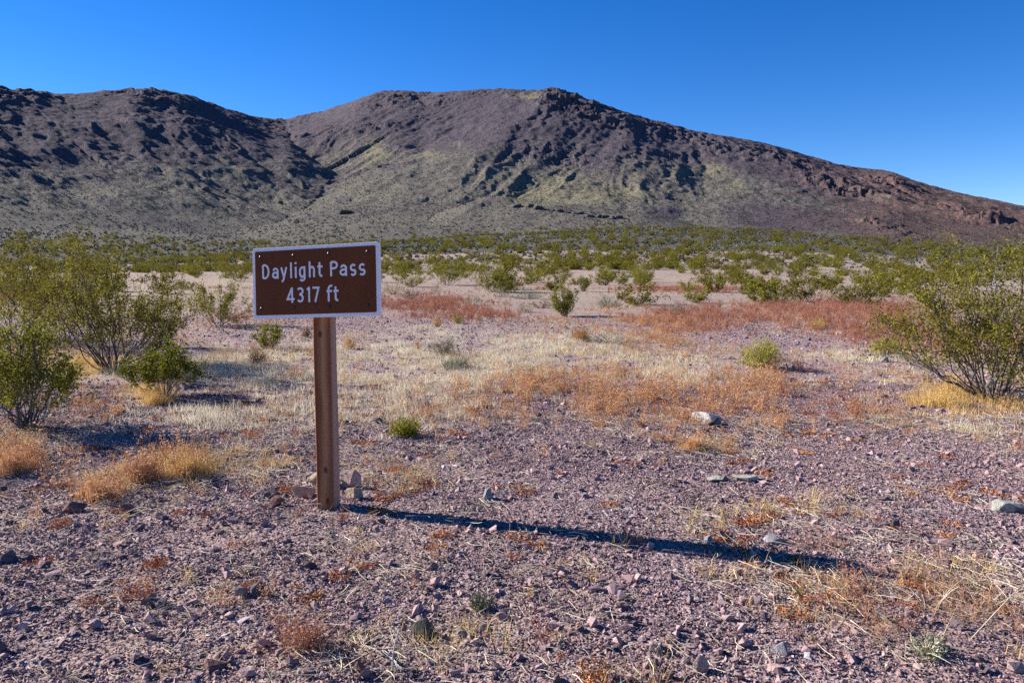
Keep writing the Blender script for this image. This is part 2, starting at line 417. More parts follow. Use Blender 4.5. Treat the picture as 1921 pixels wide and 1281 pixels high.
M_TWIG = mat_bark('brown_twig', (0.13, 0.075, 0.045), (0.34, 0.22, 0.14))
M_WOOD = mat_wood()
M_BROWN = mat_paint('brown_sign_paint', (0.155, 0.046, 0.014), 0.5, 0.12, 0.2)
M_WHITE = mat_paint('white_reflective_paint', (0.86, 0.84, 0.83), 0.5, 0.3, 0.08)
M_BOLT = mat_paint('dark_bolt_metal', (0.035, 0.030, 0.030), 0.35, 0.6, 0.1); M_BOLT.node_tree.nodes['Principled BSDF'].inputs['Metallic'].default_value = 0.6

# ------------------------------------------------------------------ zones of the ground (where each dry plant grows)
def blob(u, v, cu, cv, ru, rv): return np.exp(-(((u - cu) / ru) ** 2 + ((v - cv) / rv) ** 2))
Z_STRAW = [(690, 675, 120, 38, 1.1), (900, 690, 170, 50, .9), (560, 700, 110, 45, .7), (1020, 720, 260, 40, .7), (430, 690, 70, 30, 1.0), (400, 782, 60, 28, 1.1), (1060, 650, 160, 26, .6), (840, 625, 60, 14, .5), (1620, 672, 80, 14, .8), (1540, 605, 130, 22, .55), (1260, 700, 150, 35, .6), (300, 775, 90, 30, .7), (120, 820, 130, 22, .8), (250, 700, 120, 16, .7), (760, 780, 260, 40, .35), (1850, 800, 140, 22, .5), (1740, 690, 100, 30, .35), (600, 770, 120, 40, .5)]
Z_GOLD = [(160, 690, 60, 24, 1.2), (290, 735, 45, 26, 1.2), (1760, 742, 90, 28, 1.4), (1880, 775, 90, 20, .8), (250, 905, 100, 34, .6), (355, 880, 34, 30, .8), (60, 830, 110, 20, .5), (1250, 600, 60, 20, .5), (1330, 960, 110, 30, .45), (1380, 1000, 90, 25, .5), (1290, 825, 120, 26, .6), (1560, 960, 160, 30, .3), (1080, 690, 110, 22, .5), (1340, 1090, 90, 26, .5), (900, 1180, 160, 45, .2), (780, 1220, 100, 36, .3), (1530, 1120, 150, 50, .3), (1150, 1060, 110, 30, .3), (650, 880, 190, 30, .3), (450, 870, 130, 24, .35), (1800, 1110, 150, 80, .5), (1120, 1260, 120, 30, .2), (720, 915, 90, 22, .2)]
Z_ORANGE = [(1000, 730, 130, 26, 1.1), (1150, 735, 180, 30, .8), (1370, 742, 90, 24, 1.2), (1440, 705, 40, 30, .9), (270, 885, 40, 34, 1.0), (175, 915, 60, 26, 1.2), (350, 880, 34, 32, 1.0), (30, 862, 70, 36, 1.2), (1300, 825, 110, 26, .7), (1080, 780, 200, 32, .5), (1230, 612, 120, 14, .6), (1480, 790, 180, 30, .4), (150, 770, 80, 24, .8), (680, 640, 50, 14, .4), (1240, 650, 70, 12, .6), (1700, 720, 120, 18, .5), (1450, 1040, 50, 16, .5), (880, 860, 160, 24, .25), (640, 1230, 60, 30, .5), (1160, 760, 130, 50, .4)]
Z_RED = [(1540, 598, 160, 20, 1.3), (1640, 612, 90, 26, 1.2), (1300, 600, 110, 22, 1.0), (790, 575, 110, 18, 1.2), (900, 595, 90, 12, .9), (1000, 530, 70, 12, .8), (1290, 540, 130, 9, 1.0), (1560, 575, 160, 12, .8), (380, 530, 110, 10, .9), (640, 560, 40, 14, .6), (1760, 1140, 170, 65, .85), (1500, 745, 90, 16, .5), (1040, 715, 60, 12, .6), (1160, 700, 40, 14, .7), (1500, 690, 60, 12, .8), (580, 1215, 60, 20, .6), (1520, 1030, 60, 16, .5), (420, 595, 60, 12, .4), (1430, 780, 160, 24, .4), (40, 560, 90, 14, .7), (1800, 640, 130, 26, .9)]
def zones(x, y):
    u, v, f = project(x, y, np.zeros_like(x))
    ok = (f > 0.8)
    u = np.where(ok, u, 5000); v = np.where(ok, v, 5000)
    n1 = fbm(x / 0.55, y / 0.55, 4, 201); n2 = fbm(x / 1.6, y / 1.6, 3, 211); n3 = fbm(x / 4.5, y / 4.5, 3, 221)
    out = []
    for Z, b in ((Z_STRAW, .26), (Z_GOLD, .14), (Z_ORANGE, .20), (Z_RED, .10)):
        s = sum(k * blob(u, v, cu, cv, ru, rv) for cu, cv, ru, rv, k in Z)
        s = s + b * sstep(-0.25, 0.4, n3) * np.where(v < 860, 1.0, .45)
        out.append(np.clip(s * np.clip(.85 + 1.9 * n1 + 1.5 * n2, 0.0, 2.4), 0, 1.4))
    return out

# ------------------------------------------------------------------ ground and mountain sheets
def azimuths(n):
    inn = np.radians(np.linspace(-46, 46, n))
    out = np.radians(np.linspace(46, 314, 110))[1:-1]
    return np.concatenate([inn, out])
def polar_mesh(name, radii, mat, attrs_fn, cols):
    A, R = np.meshgrid(azimuths(cols), radii)
    X, Y = R * np.sin(A), R * np.cos(A)
    n, m = R.shape
    Z, ats = attrs_fn(X, Y, R)
    V = np.stack([X, Y, Z], -1).reshape(-1, 3)
    i = np.arange(n - 1)[:, None] * m; j = np.arange(m)[None, :]; j2 = (j + 1) % m
    F = np.stack([i + j, i + m + j, i + m + j2, i + j2], -1).reshape(-1, 4)[:, ::-1]
    me = mesh_np(name, V, F, [mat], smooth=True)
    for k, v in ats.items(): attr(me, k, np.asarray(v).ravel())
    return me
def ground_fn(X, Y, R):
    Z = height(X, Y)
    st, go, orr, re = [np.zeros_like(X) for _ in range(4)]; q = (R < 75) & (Y > 0)
    for a_, b_ in zip((st, go, orr, re), zones(X[q], Y[q])): a_[q] = b_
    micro = (fbm(X / 0.22, Y / 0.22, 3, 301) * 0.012 + fbm(X / 0.05, Y / 0.05, 2, 311) * 0.004) * (1 - sstep(14, 30, R))
    far = sstep(13, 34, R)
    tan = far * (0.55 + 0.45 * sstep(-0.2, 0.3, fbm(X / 14, Y / 14, 3, 321)))
    redfar = sstep(18, 40, R) * sstep(0.05, 0.3, fbm(X / 12, Y / 9, 3, 331)) * 0.7 * (1 - sstep(90, 160, R))
    return Z + micro, {'straw': np.clip(st * 0.75 + go * 0.6, 0, 1), 'red': np.clip(re * 0.9 + orr * 0.45 + redfar, 0, 1), 'tan': tan}
RG = np.concatenate([[0.02, 0.4, 0.8, 1.1], np.geomspace(1.4, 12, 240), np.geomspace(12, 153, 90)[1:]])
ground = link('ground', polar_mesh('ground', RG, M_GROUND, ground_fn, 820)); tag(ground, kind='structure')

MT_TAN = [(700, 290, 26, 30, 1.0), (1335, 318, 30, 16, 1.1), (1380, 350, 26, 14, .7), (1100, 362, 140, 20, .9), (1000, 375, 90, 14, .7), (860, 270, 40, 10, .4), (790, 290, 60, 14, .45), (690, 370, 30, 12, .6), (1050, 340, 60, 20, .5), (900, 330, 60, 14, .35), (980, 180, 40, 8, .7), (760, 420, 70, 20, .4), (1620, 410, 22, 16, .6)]
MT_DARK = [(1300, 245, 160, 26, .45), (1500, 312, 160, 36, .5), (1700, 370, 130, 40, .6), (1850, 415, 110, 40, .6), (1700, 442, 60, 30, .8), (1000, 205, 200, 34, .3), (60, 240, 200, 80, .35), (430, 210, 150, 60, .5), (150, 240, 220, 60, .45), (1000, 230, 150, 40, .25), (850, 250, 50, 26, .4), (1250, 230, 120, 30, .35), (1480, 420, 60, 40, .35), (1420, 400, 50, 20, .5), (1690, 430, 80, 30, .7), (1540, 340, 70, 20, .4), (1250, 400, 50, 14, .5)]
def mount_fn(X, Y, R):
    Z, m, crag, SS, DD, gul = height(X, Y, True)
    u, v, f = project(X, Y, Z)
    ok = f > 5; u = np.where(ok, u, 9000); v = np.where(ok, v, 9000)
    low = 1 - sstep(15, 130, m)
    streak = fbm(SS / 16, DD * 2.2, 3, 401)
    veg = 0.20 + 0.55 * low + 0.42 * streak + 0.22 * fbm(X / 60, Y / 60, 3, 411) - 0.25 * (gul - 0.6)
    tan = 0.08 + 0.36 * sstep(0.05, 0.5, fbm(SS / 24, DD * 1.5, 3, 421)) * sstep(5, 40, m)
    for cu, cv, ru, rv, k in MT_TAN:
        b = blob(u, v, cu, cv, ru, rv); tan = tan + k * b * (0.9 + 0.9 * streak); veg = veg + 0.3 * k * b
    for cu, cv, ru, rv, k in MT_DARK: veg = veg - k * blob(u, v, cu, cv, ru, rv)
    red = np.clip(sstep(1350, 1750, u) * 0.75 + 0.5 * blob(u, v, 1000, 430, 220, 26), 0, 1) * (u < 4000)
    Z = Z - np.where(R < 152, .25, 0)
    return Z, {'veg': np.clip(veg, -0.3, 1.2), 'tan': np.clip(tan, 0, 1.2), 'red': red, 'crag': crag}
RM = np.concatenate([np.linspace(150, 330, 90), np.linspace(330, 900, 285)[1:], np.geomspace(900, 1300, 40)[1:], np.geomspace(1300, 9000, 14)[1:]])
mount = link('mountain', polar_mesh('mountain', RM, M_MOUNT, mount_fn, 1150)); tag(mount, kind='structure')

# ------------------------------------------------------------------ plant builders (numpy)
class Tri:
    """collects triangles with a material index"""
    def __init__(s): s.V = []; s.F = []; s.M = []; s.n = 0
    def add(s, V, F, mi):
        V = np.asarray(V, float).reshape(-1, 3); F = np.asarray(F, int).reshape(-1, 3)
        s.V.append(V); s.F.append(F + s.n); s.M.append(np.full(len(F), mi)); s.n += len(V)
    def mesh(s, name, mats): return mesh_np(name, np.vstack(s.V), np.vstack(s.F), mats, False, np.concatenate(s.M))
def tube(tb, P, r0, r1, mi, sides=3):
    P = np.asarray(P, float); n = len(P)
    d = np.gradient(P, axis=0); d /= np.linalg.norm(d, axis=1)[:, None] + 1e-9
    ref = np.array([0.31, 0.17, 0.93]) if abs(d[0][2]) < 0.8 else np.array([0.9, 0.3, 0.1])
    a = np.cross(d, ref); a /= np.linalg.norm(a, axis=1)[:, None] + 1e-9; b = np.cross(d, a)
    rad = np.linspace(r0, r1, n)[:, None]
    ring = [P + rad * (math.cos(2 * math.pi * k / sides) * a + math.sin(2 * math.pi * k / sides) * b) for k in range(sides)]
    V = np.stack(ring, 1).reshape(-1, 3)
    i = np.arange(n - 1)[:, None] * sides; k = np.arange(sides)[None, :]; k2 = (k + 1) % sides
    q = np.stack([i + k, i + k2, i + sides + k2, i + sides + k], -1).reshape(-1, 4)
    tb.add(V, np.vstack([q[:, [0, 1, 2]], q[:, [0, 2, 3]]]), mi)
def leaves(tb, C, size, mi, rg, aspect=0.5):
    """one folded diamond (two triangles) for every centre"""
    n = len(C)
    if n == 0: return
    a = rg.normal(size=(n, 3)); a[:, 2] = np.abs(a[:, 2]) * 0.8 + 0.1; a /= np.linalg.norm(a, axis=1)[:, None]
    b = np.cross(a, rg.normal(size=(n, 3))); b /= np.linalg.norm(b, axis=1)[:, None] + 1e-9
    s = size * rg.uniform(0.6, 1.35, (n, 1))
    V = np.stack([C - a * s * .5, C + b * s * aspect * .5, C + a * s * .5, C - b * s * aspect * .5], 1).reshape(-1, 3)
    k = np.arange(n)[:, None] * 4
    tb.add(V, np.vstack([k + [0, 1, 2], k + [0, 2, 3]]), mi)
def bez(a, c, b, n):
    t = np.linspace(0, 1, n)[:, None]; return (1 - t) ** 2 * a + 2 * t * (1 - t) * c + t * t * b

def creosote(H, W, stems, nleaf, leaf, seed, bare=0.35, rad=0.010, split=True, sub=6, dead=3, upright=0.0):
    """returns (stem Tri, leaf Tri)"""
    rg = np.random.default_rng(seed); st, lf = Tri(), Tri()
    if not split: lf = st
    LM = 0 if split else 1
    tips = []
    for i in range(stems):
        az = 2 * math.pi * (i + rg.uniform(-.4, .4)) / stems * 2.618; rho = math.sqrt(rg.uniform(0.02, 1.0)) * (1 - upright * .5)
        hh = H * (1 - 0.55 * rho ** 2.2) * rg.uniform(.70, 1.0)
        tip = np.array([W / 2 * rho * math.cos(az), W / 2 * rho * math.sin(az), hh])
        base = np.array([math.cos(az), math.sin(az), 0]) * rg.uniform(0, .05 * W) + [0, 0, -0.03]
        mid = base + (tip - base) * 0.5; mid[:2] += (tip[:2] - base[:2]) * rg.uniform(-.05, .28); mid[2] -= hh * rg.uniform(0, .10)
        P = bez(base, mid, tip, 8); P[1:-1] += rg.normal(size=(6, 3)) * 0.02 * H
        r = rad * .8 * rg.uniform(.5, 1.2)
        tube(st, P, r, r * .35, 1 if (split and i < dead) else 0, 4 if split else 3)
        for _ in range(sub):
            t = rg.uniform(bare, 1.0); k = t * 7; k0 = min(int(k), 6); p = P[k0] + (P[k0 + 1] - P[k0]) * (k - k0)
            out = tip * [1, 1, 0]; out = out / (np.linalg.norm(out) + 1e-6)
            dr = (P[min(k0 + 1, 7)] - P[k0]); dr /= np.linalg.norm(dr) + 1e-9
            dr = dr * .7 + out * rg.uniform(-.1, .5) + rg.normal(size=3) * .42 + [0, 0, .35]; dr /= np.linalg.norm(dr)
            L = H * rg.uniform(.12, .28) * (1.15 - .5 * t)
            e = p + dr * L; c = p + dr * L * .5 + rg.normal(size=3) * .1 * L
            Q = bez(p, c, e, 5); tube(st, Q, r * .4, r * .14, 0, 3)
            tips.append((Q, L))
            for _ in range(2):
                q = Q[rg.integers(1, 5)]; d2 = dr + rg.normal(size=3) * .6 + [0, 0, .2]; d2 /= np.linalg.norm(d2)
                L2 = L * rg.uniform(.4, .75); Q2 = bez(q, q + d2 * L2 * .5 + rg.normal(size=3) * .08 * L2, q + d2 * L2, 4)
                if split: tube(st, Q2, r * .2, r * .09, 0, 3)
                tips.append((Q2, L2))
    per = max(1, nleaf // len(tips))
    for Q, L in tips:
        if rg.uniform() < .10: continue
        n = max(1, int(per * rg.uniform(.45, 1.6)))
        t = rg.beta(2.2, 1.1, n) * (len(Q) - 1); k0 = np.minimum(t.astype(int), len(Q) - 2)
        C = Q[k0] + (Q[k0 + 1] - Q[k0]) * (t - k0)[:, None] + rg.normal(size=(n, 3)) * (.13 * L + leaf * .4)
        leaves(lf, C, leaf, LM, rg, .55)
    return st, lf

def dome(H, W, stems, nleaf, leaf, seed, rad=0.003, split=True, low=.25, wild=.12):
    """low rounded shrub: many thin stems fanning from the base, small leaves along them"""
    rg = np.random.default_rng(seed); st, lf = Tri(), Tri()
    if not split: lf = st
    LM = 0 if split else 1
    Ps = []
    for i in range(stems):
        az = rg.uniform(0, 2 * math.pi); el = math.asin(rg.uniform(.05, 1.0)); q = rg.uniform(.72, 1.05)
        tip = np.array([W / 2 * math.cos(el) * math.cos(az), W / 2 * math.cos(el) * math.sin(az), H * (.12 + .88 * math.sin(el))]) * q
        base = tip * [.14, .14, 0] + [0, 0, -.01]
        mid = (base + tip) / 2 + rg.normal(size=3) * wild * H
        P = bez(base, mid, tip, 5); tube(st, P, rad, rad * .5, 0, 3); Ps.append(P)
        for _ in range(2):
            p = P[rg.integers(2, 5)]; d = (tip - base) + rg.normal(size=3) * .5 * H; d /= np.linalg.norm(d) + 1e-9
            Q = bez(p, p + d * H * .12 + rg.normal(size=3) * .03 * H, p + d * H * rg.uniform(.15, .3), 4)
            tube(st, Q, rad * .6, rad * .35, 0, 3); Ps.append(Q)
    per = nleaf / len(Ps)
    for P in Ps:
        n = rg.poisson(per)
        if n == 0: continue
        t = (low + (1 - low) * rg.beta(1.8, 1.0, n)) * (len(P) - 1); k0 = np.minimum(t.astype(int), len(P) - 2)
        C = P[k0] + (P[k0 + 1] - P[k0]) * (t - k0)[:, None] + rg.normal(size=(n, 3)) * (leaf * .7)
        leaves(lf, C, leaf, LM, rg, .4)
    return st, lf

def tuft(tb, n, h, spread, w, rg, curl=.5, off=(0, 0, 0), mi=0, lean=.5):
    az = rg.uniform(0, 2 * math.pi, n); ln = h * rg.uniform(.35, 1.0, n); k = np.abs(rg.normal(size=n)) * lean
    b = rg.normal(size=(n, 2)) * spread
    d = np.stack([np.cos(az), np.sin(az)], 1)
    p0 = np.column_stack([b, np.full(n, -.005)])
    up1 = ln * .55 * np.cos(k); p1 = np.column_stack([b + d * (ln * .55 * np.sin(k))[:, None], up1])
    k2 = k + curl * rg.uniform(0, 1.2, n)
    p2 = p1 + np.column_stack([d * (ln * .45 * np.sin(k2))[:, None], ln * .45 * np.cos(k2)])
    sd = np.column_stack([-d[:, 1], d[:, 0], np.zeros(n)]); ww = w * rg.uniform(.6, 1.3, n)[:, None]
    ra = rg.uniform(0, math.pi, n); sd = sd * np.cos(ra)[:, None] + np.column_stack([d, np.zeros(n)]) * np.sin(ra)[:, None]
    V = np.stack([p0 - sd * ww, p0 + sd * ww, p1 - sd * ww * .7, p1 + sd * ww * .7, p2], 1).reshape(-1, 3) + np.array(off)
    i = np.arange(n)[:, None] * 5
    tb.add(V, np.vstack([i + [0, 1, 3], i + [0, 3, 2], i + [2, 3, 4]]), mi)
def herb(tb, n, h, rg, w=.0022, spread=.05, mi=0, bare=False):
    """wiry branching dry annual"""
    for _ in range(n):
        b = np.array([*rg.normal(size=2) * spread, -.004]); d = np.array([*rg.normal(size=2) * .5, 1.0]); d /= np.linalg.norm(d)
        L = h * rg.uniform(.4, 1); P = bez(b, b + d * L * .5, b + d * L + [*rg.normal(size=2) * .15 * L, 0], 4)
        tube(tb, P, w, w * .6, mi, 3)
        for _ in range(4):
            p = P[rg.integers(1, 4)]; e = p + (rg.normal(size=3) * .35 + [0, 0, .3]) * L * .6
            tube(tb, np.array([p, (p + e) / 2 + rg.normal(size=3) * .02 * L, e]), w * .7, w * .4, mi, 3)
            if not bare: leaves(tb, e + rg.normal(size=(5, 3)) * L * .07, .010, mi, rg, .7)

# ------------------------------------------------------------------ stones
def hull_mesh(name, seed, mats, flat=.6, n=11):
    rg = np.random.default_rng(seed); bm = bmesh.new()
    for _ in range(n):
        p = rg.normal(size=3); p /= np.linalg.norm(p); p *= rg.uniform(.38, .55)
        bm.verts.new(p * [1, rg.uniform(.65, .85), flat])
    r = bmesh.ops.convex_hull(bm, input=bm.verts)
    bmesh.ops.delete(bm, geom=[v for v in bm.verts if not v.link_faces], context='VERTS')
    bmesh.ops.triangulate(bm, faces=bm.faces)
    return bm_mesh(name, bm, mats)
def rock_mesh(name, seed, size, mats, planes=13, sub=3, rough=.035):
    """angular boulder: the intersection of random half-spaces, slightly roughened"""
    rg = np.random.default_rng(seed); bm = bmesh.new()
    for _ in range(planes):
        q = rg.normal(size=3); q /= np.linalg.norm(q); q *= rg.uniform(.40, .58); bm.verts.new(q)
    bmesh.ops.convex_hull(bm, input=bm.verts)
    bmesh.ops.delete(bm, geom=[v for v in bm.verts if not v.link_faces], context='VERTS')
    bmesh.ops.bevel(bm, geom=bm.edges[:], offset=.035, segments=1, affect='EDGES', clamp_overlap=True)
    bmesh.ops.triangulate(bm, faces=bm.faces); bmesh.ops.subdivide_edges(bm, edges=bm.edges[:], cuts=1, use_grid_fill=True)
    c = np.array([v.co for v in bm.verts]); f = fbm(c[:, 0] * 5 + seed, c[:, 1] * 5 + c[:, 2] * 4, 3, seed)
    for v, q, k in zip(bm.verts, c, f): v.co = Vector(q * (1 + rough * 1.6 * k))
    lo = Vector((min(v.co.x for v in bm.verts), min(v.co.y for v in bm.verts), min(v.co.z for v in bm.verts)))
    hi = Vector((max(v.co.x for v in bm.verts), max(v.co.y for v in bm.verts), max(v.co.z for v in bm.verts)))
    for v in bm.verts:
        v.co = Vector(((v.co[k] - (lo[k] + hi[k]) / 2) / (hi[k] - lo[k]) * size[k] for k in range(3)))
    return bm_mesh(name, bm, mats)

# ------------------------------------------------------------------ scatter by geometry nodes (only for what nobody could count)
def scatter(name, pts, rot, scl, idx, protos, label, cat):
    c = bpy.data.collections.new(name + '_sources')
    for i, me in enumerate(protos):
        o = bpy.data.objects.new('%s_piece_%02d' % (name, i), me); c.objects.link(o)
    me = bpy.data.meshes.new(name); me.vertices.add(len(pts)); me.vertices.foreach_set('co', np.asarray(pts, np.float32).ravel())
    a = me.attributes.new('rot', 'FLOAT_VECTOR', 'POINT'); a.data.foreach_set('vector', np.asarray(rot, np.float32).ravel())
    a = me.attributes.new('scl', 'FLOAT', 'POINT'); a.data.foreach_set('value', np.asarray(scl, np.float32))
    a = me.attributes.new('idx', 'INT', 'POINT'); a.data.foreach_set('value', np.asarray(idx, np.int32))
    o = link(name, me); tag(o, label, cat, kind='stuff')
    g = bpy.data.node_groups.new(name, 'GeometryNodeTree')
    g.interface.new_socket('Geometry', in_out='INPUT', socket_type='NodeSocketGeometry')
    g.interface.new_socket('Geometry', in_out='OUTPUT', socket_type='NodeSocketGeometry')
    N, L = g.nodes, g.links
    gi, go = N.new('NodeGroupInput'), N.new('NodeGroupOutput')
    ip = N.new('GeometryNodeInstanceOnPoints'); ci = N.new('GeometryNodeCollectionInfo')
    ci.inputs['Collection'].default_value = c; ci.inputs['Separate Children'].default_value = True; ci.inputs['Reset Children'].default_value = True
    def na(n, t):
        k = N.new('GeometryNodeInputNamedAttribute'); k.data_type = t; k.inputs['Name'].default_value = n
        return [s for s in k.outputs if s.enabled and s.name == 'Attribute'][0]
    L.new(gi.outputs[0], ip.inputs['Points']); L.new(ci.outputs[0], ip.inputs['Instance'])
    ip.inputs['Pick Instance'].default_value = True
    L.new(na('idx', 'INT'), ip.inputs['Instance Index'])
    e2r = N.new('FunctionNodeEulerToRotation'); L.new(na('rot', 'FLOAT_VECTOR'), e2r.inputs[0]); L.new(e2r.outputs[0], ip.inputs['Rotation'])
    L.new(na('scl', 'FLOAT'), ip.inputs['Scale']); L.new(ip.outputs[0], go.inputs[0])
    o.modifiers.new('scatter', 'NODES').node_group = g
    return o
def frustum_pts(n, y0, y1, rg, margin=1.0, slope=.74):
    y = np.sqrt(rg.uniform(0, 1, n * 2) * ((slope * y1 + margin) ** 2 - (slope * y0 + margin) ** 2) + (slope * y0 + margin) ** 2)
    y = (y - margin) / slope
    y = y[:n]; x = rg.uniform(-1, 1, n) * (slope * y + margin)
    return x, y
def micro(x, y):
    return plain(x, y) + (fbm(x / 0.22, y / 0.22, 3, 301) * 0.012 + fbm(x / 0.05, y / 0.05, 2, 311) * 0.004) * (1 - sstep(14, 30, np.hypot(x, y)))

# ------------------------------------------------------------------ the sign
base = near_at(617, 953)
PD = base[1]                                        # depth of the post
PXM = PD * 1.0 / FPX                                # metres per photograph pixel at the post
sign = empty('pass_sign', base); sign.rotation_euler = (math.radians(-6), math.radians(-1.3), 0)
SR = sign.rotation_euler.to_matrix().inverted()
tag(sign, 'brown elevation sign with white border on a square wooden post', 'sign')
POST_W = 0.114
def rounded_rect(w, h, r, n=6):
    pts = []
    for cx, cz, a0 in ((w / 2 - r, h / 2 - r, 0), (-w / 2 + r, h / 2 - r, 90), (-w / 2 + r, -h / 2 + r, 180), (w / 2 - r, -h / 2 + r, 270)):
        for k in range(n + 1):
            a = math.radians(a0 + 90 * k / n); pts.append((cx + r * math.cos(a), cz + r * math.sin(a)))
    return pts
def plate(name, pts, y0, y1, mat, bevel=0.0):
    bm = bmesh.new()
    f = bm.faces.new([bm.verts.new((x, y0, z)) for x, z in pts]); bm.normal_update()
    r = bmesh.ops.extrude_face_region(bm, geom=[f])
    for v in r['geom']:
        if isinstance(v, bmesh.types.BMVert): v.co.y = y1
    bmesh.ops.recalc_face_normals(bm, faces=bm.faces)
    if bevel: bmesh.ops.bevel(bm, geom=[e for e in bm.edges if len(e.link_faces) == 2 and e.calc_face_angle(0) > .8], offset=bevel, segments=2, affect='EDGES')
    return bm_mesh(name, bm, [mat])
top_c = at_depth(606, 466, PD); bot_c = at_depth(612, 590, PD)
PANEL_W = 240 * PXM * 1.12; PANEL_H = 133 * PXM * 1.025
pc = at_depth(592, 528, PD - POST_W / 2 - .02 + .14)
pl = SR @ (Vector(pc) - Vector(base))
post_top = pl.z + PANEL_H * .40
def post_mesh():
    prof = rounded_rect(POST_W, POST_W, .010, 4); n = len(prof); zs = np.concatenate([np.linspace(-.12, post_top, 34)])
    V = [(x * (1 + .008 * math.sin(z * 3.1)) + .001 * math.sin(z * 5.1), y * (1 + .01 * math.sin(z * 2.3 + 1)), z) for z in zs for x, y in prof]
    F = [(i * n + k, i * n + (k + 1) % n, (i + 1) * n + (k + 1) % n, (i + 1) * n + k) for i in range(len(zs) - 1) for k in range(n)]
    F.append(tuple((len(zs) - 1) * n + k for k in range(n)))
    me = bpy.data.meshes.new('post'); me.from_pydata(V, [], F); me.materials.append(M_WOOD)
    me.polygons.foreach_set('use_smooth', [True] * (len(F) - 1) + [False]); return me
post = link('post', post_mesh(), sign)
post.rotation_euler = (0, 0, math.radians(-3))
panel = link('panel', plate('panel', rounded_rect(PANEL_W, PANEL_H, .012), -.013, .013, M_WHITE, .0025), sign)
panel.location = pl
panel.rotation_euler = Euler((0, math.radians(.3), math.radians(-15.5)), 'XYZ')
BW = 5.8 / 240 * PANEL_W
link('brown_field', plate('brown_field', rounded_rect(PANEL_W - 2 * BW, PANEL_H - 2 * BW, .009), -.0145, -.012, M_BROWN), panel)
def px(fx): return (fx - .5) * PANEL_W
def pz(fz): return (.5 - fz) * PANEL_H
# lettering: single-weight strokes, x positions measured on the sign (fractions of a cap height)
def arc(cx, cy, rx, ry, a0, a1, n=14):
    return [(cx + rx * math.cos(math.radians(a0 + (a1 - a0) * k / n)), cy + ry * math.sin(math.radians(a0 + (a1 - a0) * k / n))) for k in range(n + 1)]
SW = .135; h_ = SW / 2
def glyph(c, w):
    """centre-line strokes inside a box w wide, cap height 1"""
    L, R, X = h_, w - h_, .745 - h_
    m = w / 2
    if c == 'D': return [[(L, h_), (L, 1 - h_)], [(L, 1 - h_), (w * .38, 1 - h_)] + arc(w * .38, .5, R - w * .38, .5 - h_, 90, -90)[1:] + [(L, h_)]]
    if c == 'P': return [[(L, 0), (L, 1 - h_)], [(L, 1 - h_), (w * .5, 1 - h_)] + arc(w * .5, .725, R - w * .5, .275 - h_, 90, -90)[1:] + [(L, .45 + h_)]]
    if c == 'a': return [[(R, 0), (R, X * .72)] + arc(m + .02, X * .72, R - m - .02, X * .28, 0, 165)[1:], [(R, X * .60), (m, X * .60)] + arc(m - .02, X * .36, m - .02 - L, X * .24 , 90, 270)[1:] + [(m + .05, h_ + .01), (R, .20)]]
    if c == 'y': return [[(L, .745), (m + .01, .06)], [(R, .745), (m - .02, -.06), (m - .10, -.17), (L + .02, -.175)]]
    if c == 'l': return [[(m, 0), (m, 1.04)]]
    if c == 'i': return [[(m, 0), (m, .745)], [(m, .90), (m, 1.04)]]
    if c == 'g': return [arc(m, X * .53, m - L, X * .47, 60, 400, 22), [(R, .745), (R, 0)] + arc(m, -.02, R - m, .16, 0, -150)[1:]]
    if c == 'h': return [[(L, 0), (L, 1.04)], arc(m, X - .2, R - m, .2, 170, 0) + [(R, 0)]]
    if c == 't': return [[(w * .42, .96), (w * .42, .22)] + arc(w * .42 + .14, .22, .14, .22 - h_, 180, 275)[1:] + [(R + .04, h_)], [(0, X), (w, X)]]
    if c == 's': return [arc(m, X * .76, m - L, X * .26, 35, 255, 12) + [(m + .03, X * .47)] + arc(m, X * .25 + .035, m - L, X * .25 - .0, 75, -145, 12)[1:]]
    if c == '4': return [[(w, .24), (L * .8, .24), (w * .66, 1 - h_ * .6), (w * .70, 0)][:3] + [], [(w * .70, 0), (w * .70, 1)]]
    if c == '3': return [arc(m - .02, .745, m - L, .255 - h_, 150, -80) + [(m - .08, .53)], [(m - .08, .53)] + arc(m - .02, .285, m - L, .285 - h_, 80, -150)]
    if c == '1': return [[(R, 0), (R, 1)], [(R, 1 - h_), (0, .82)]]
    if c == '7': return [[(0, 1 - h_), (R, 1 - h_), (w * .36, 0)]]
    if c == 'f': return [[(w * .34, 0), (w * .34, .80)] + arc(w * .34 + .17, .80, .17, .22, 180, 80)[1:] + [(w, 1.01)], [(0, X), (w * .92, X)]]
def stroke_mesh(strokes, x0, zb, cap):
    bm = bmesh.new()
    for k, st in enumerate(strokes):
        P = np.array(st, float); d = np.diff(P, axis=0); d /= np.linalg.norm(d, axis=1)[:, None] + 1e-9
        nrm = np.stack([-d[:, 1], d[:, 0]], 1)
        off = np.vstack([nrm[:1], nrm[:-1] + nrm[1:], nrm[-1:]]); off /= np.linalg.norm(off, axis=1)[:, None] + 1e-9
        cosv = np.concatenate([[1], np.clip((off[1:-1] * nrm[:-1]).sum(1), .45, 1), [1]]); off = off / cosv[:, None] * h_
        yy = -.01495 - .00012 * k
        A = [bm.verts.new((x0 + q[0] * cap, yy, zb + q[1] * cap)) for q in P + off]; B = [bm.verts.new((x0 + q[0] * cap, yy, zb + q[1] * cap)) for q in P - off]
        for i in range(len(P) - 1): bm.faces.new((A[i], B[i], B[i + 1], A[i + 1]))
    bmesh.ops.recalc_face_normals(bm, faces=bm.faces)
    for f in bm.faces:
        if f.normal.y > 0: f.normal_flip()
    return bm_mesh('letter', bm, [M_WHITE])
CAP = .212 * PANEL_H; U = CAP / 172.0
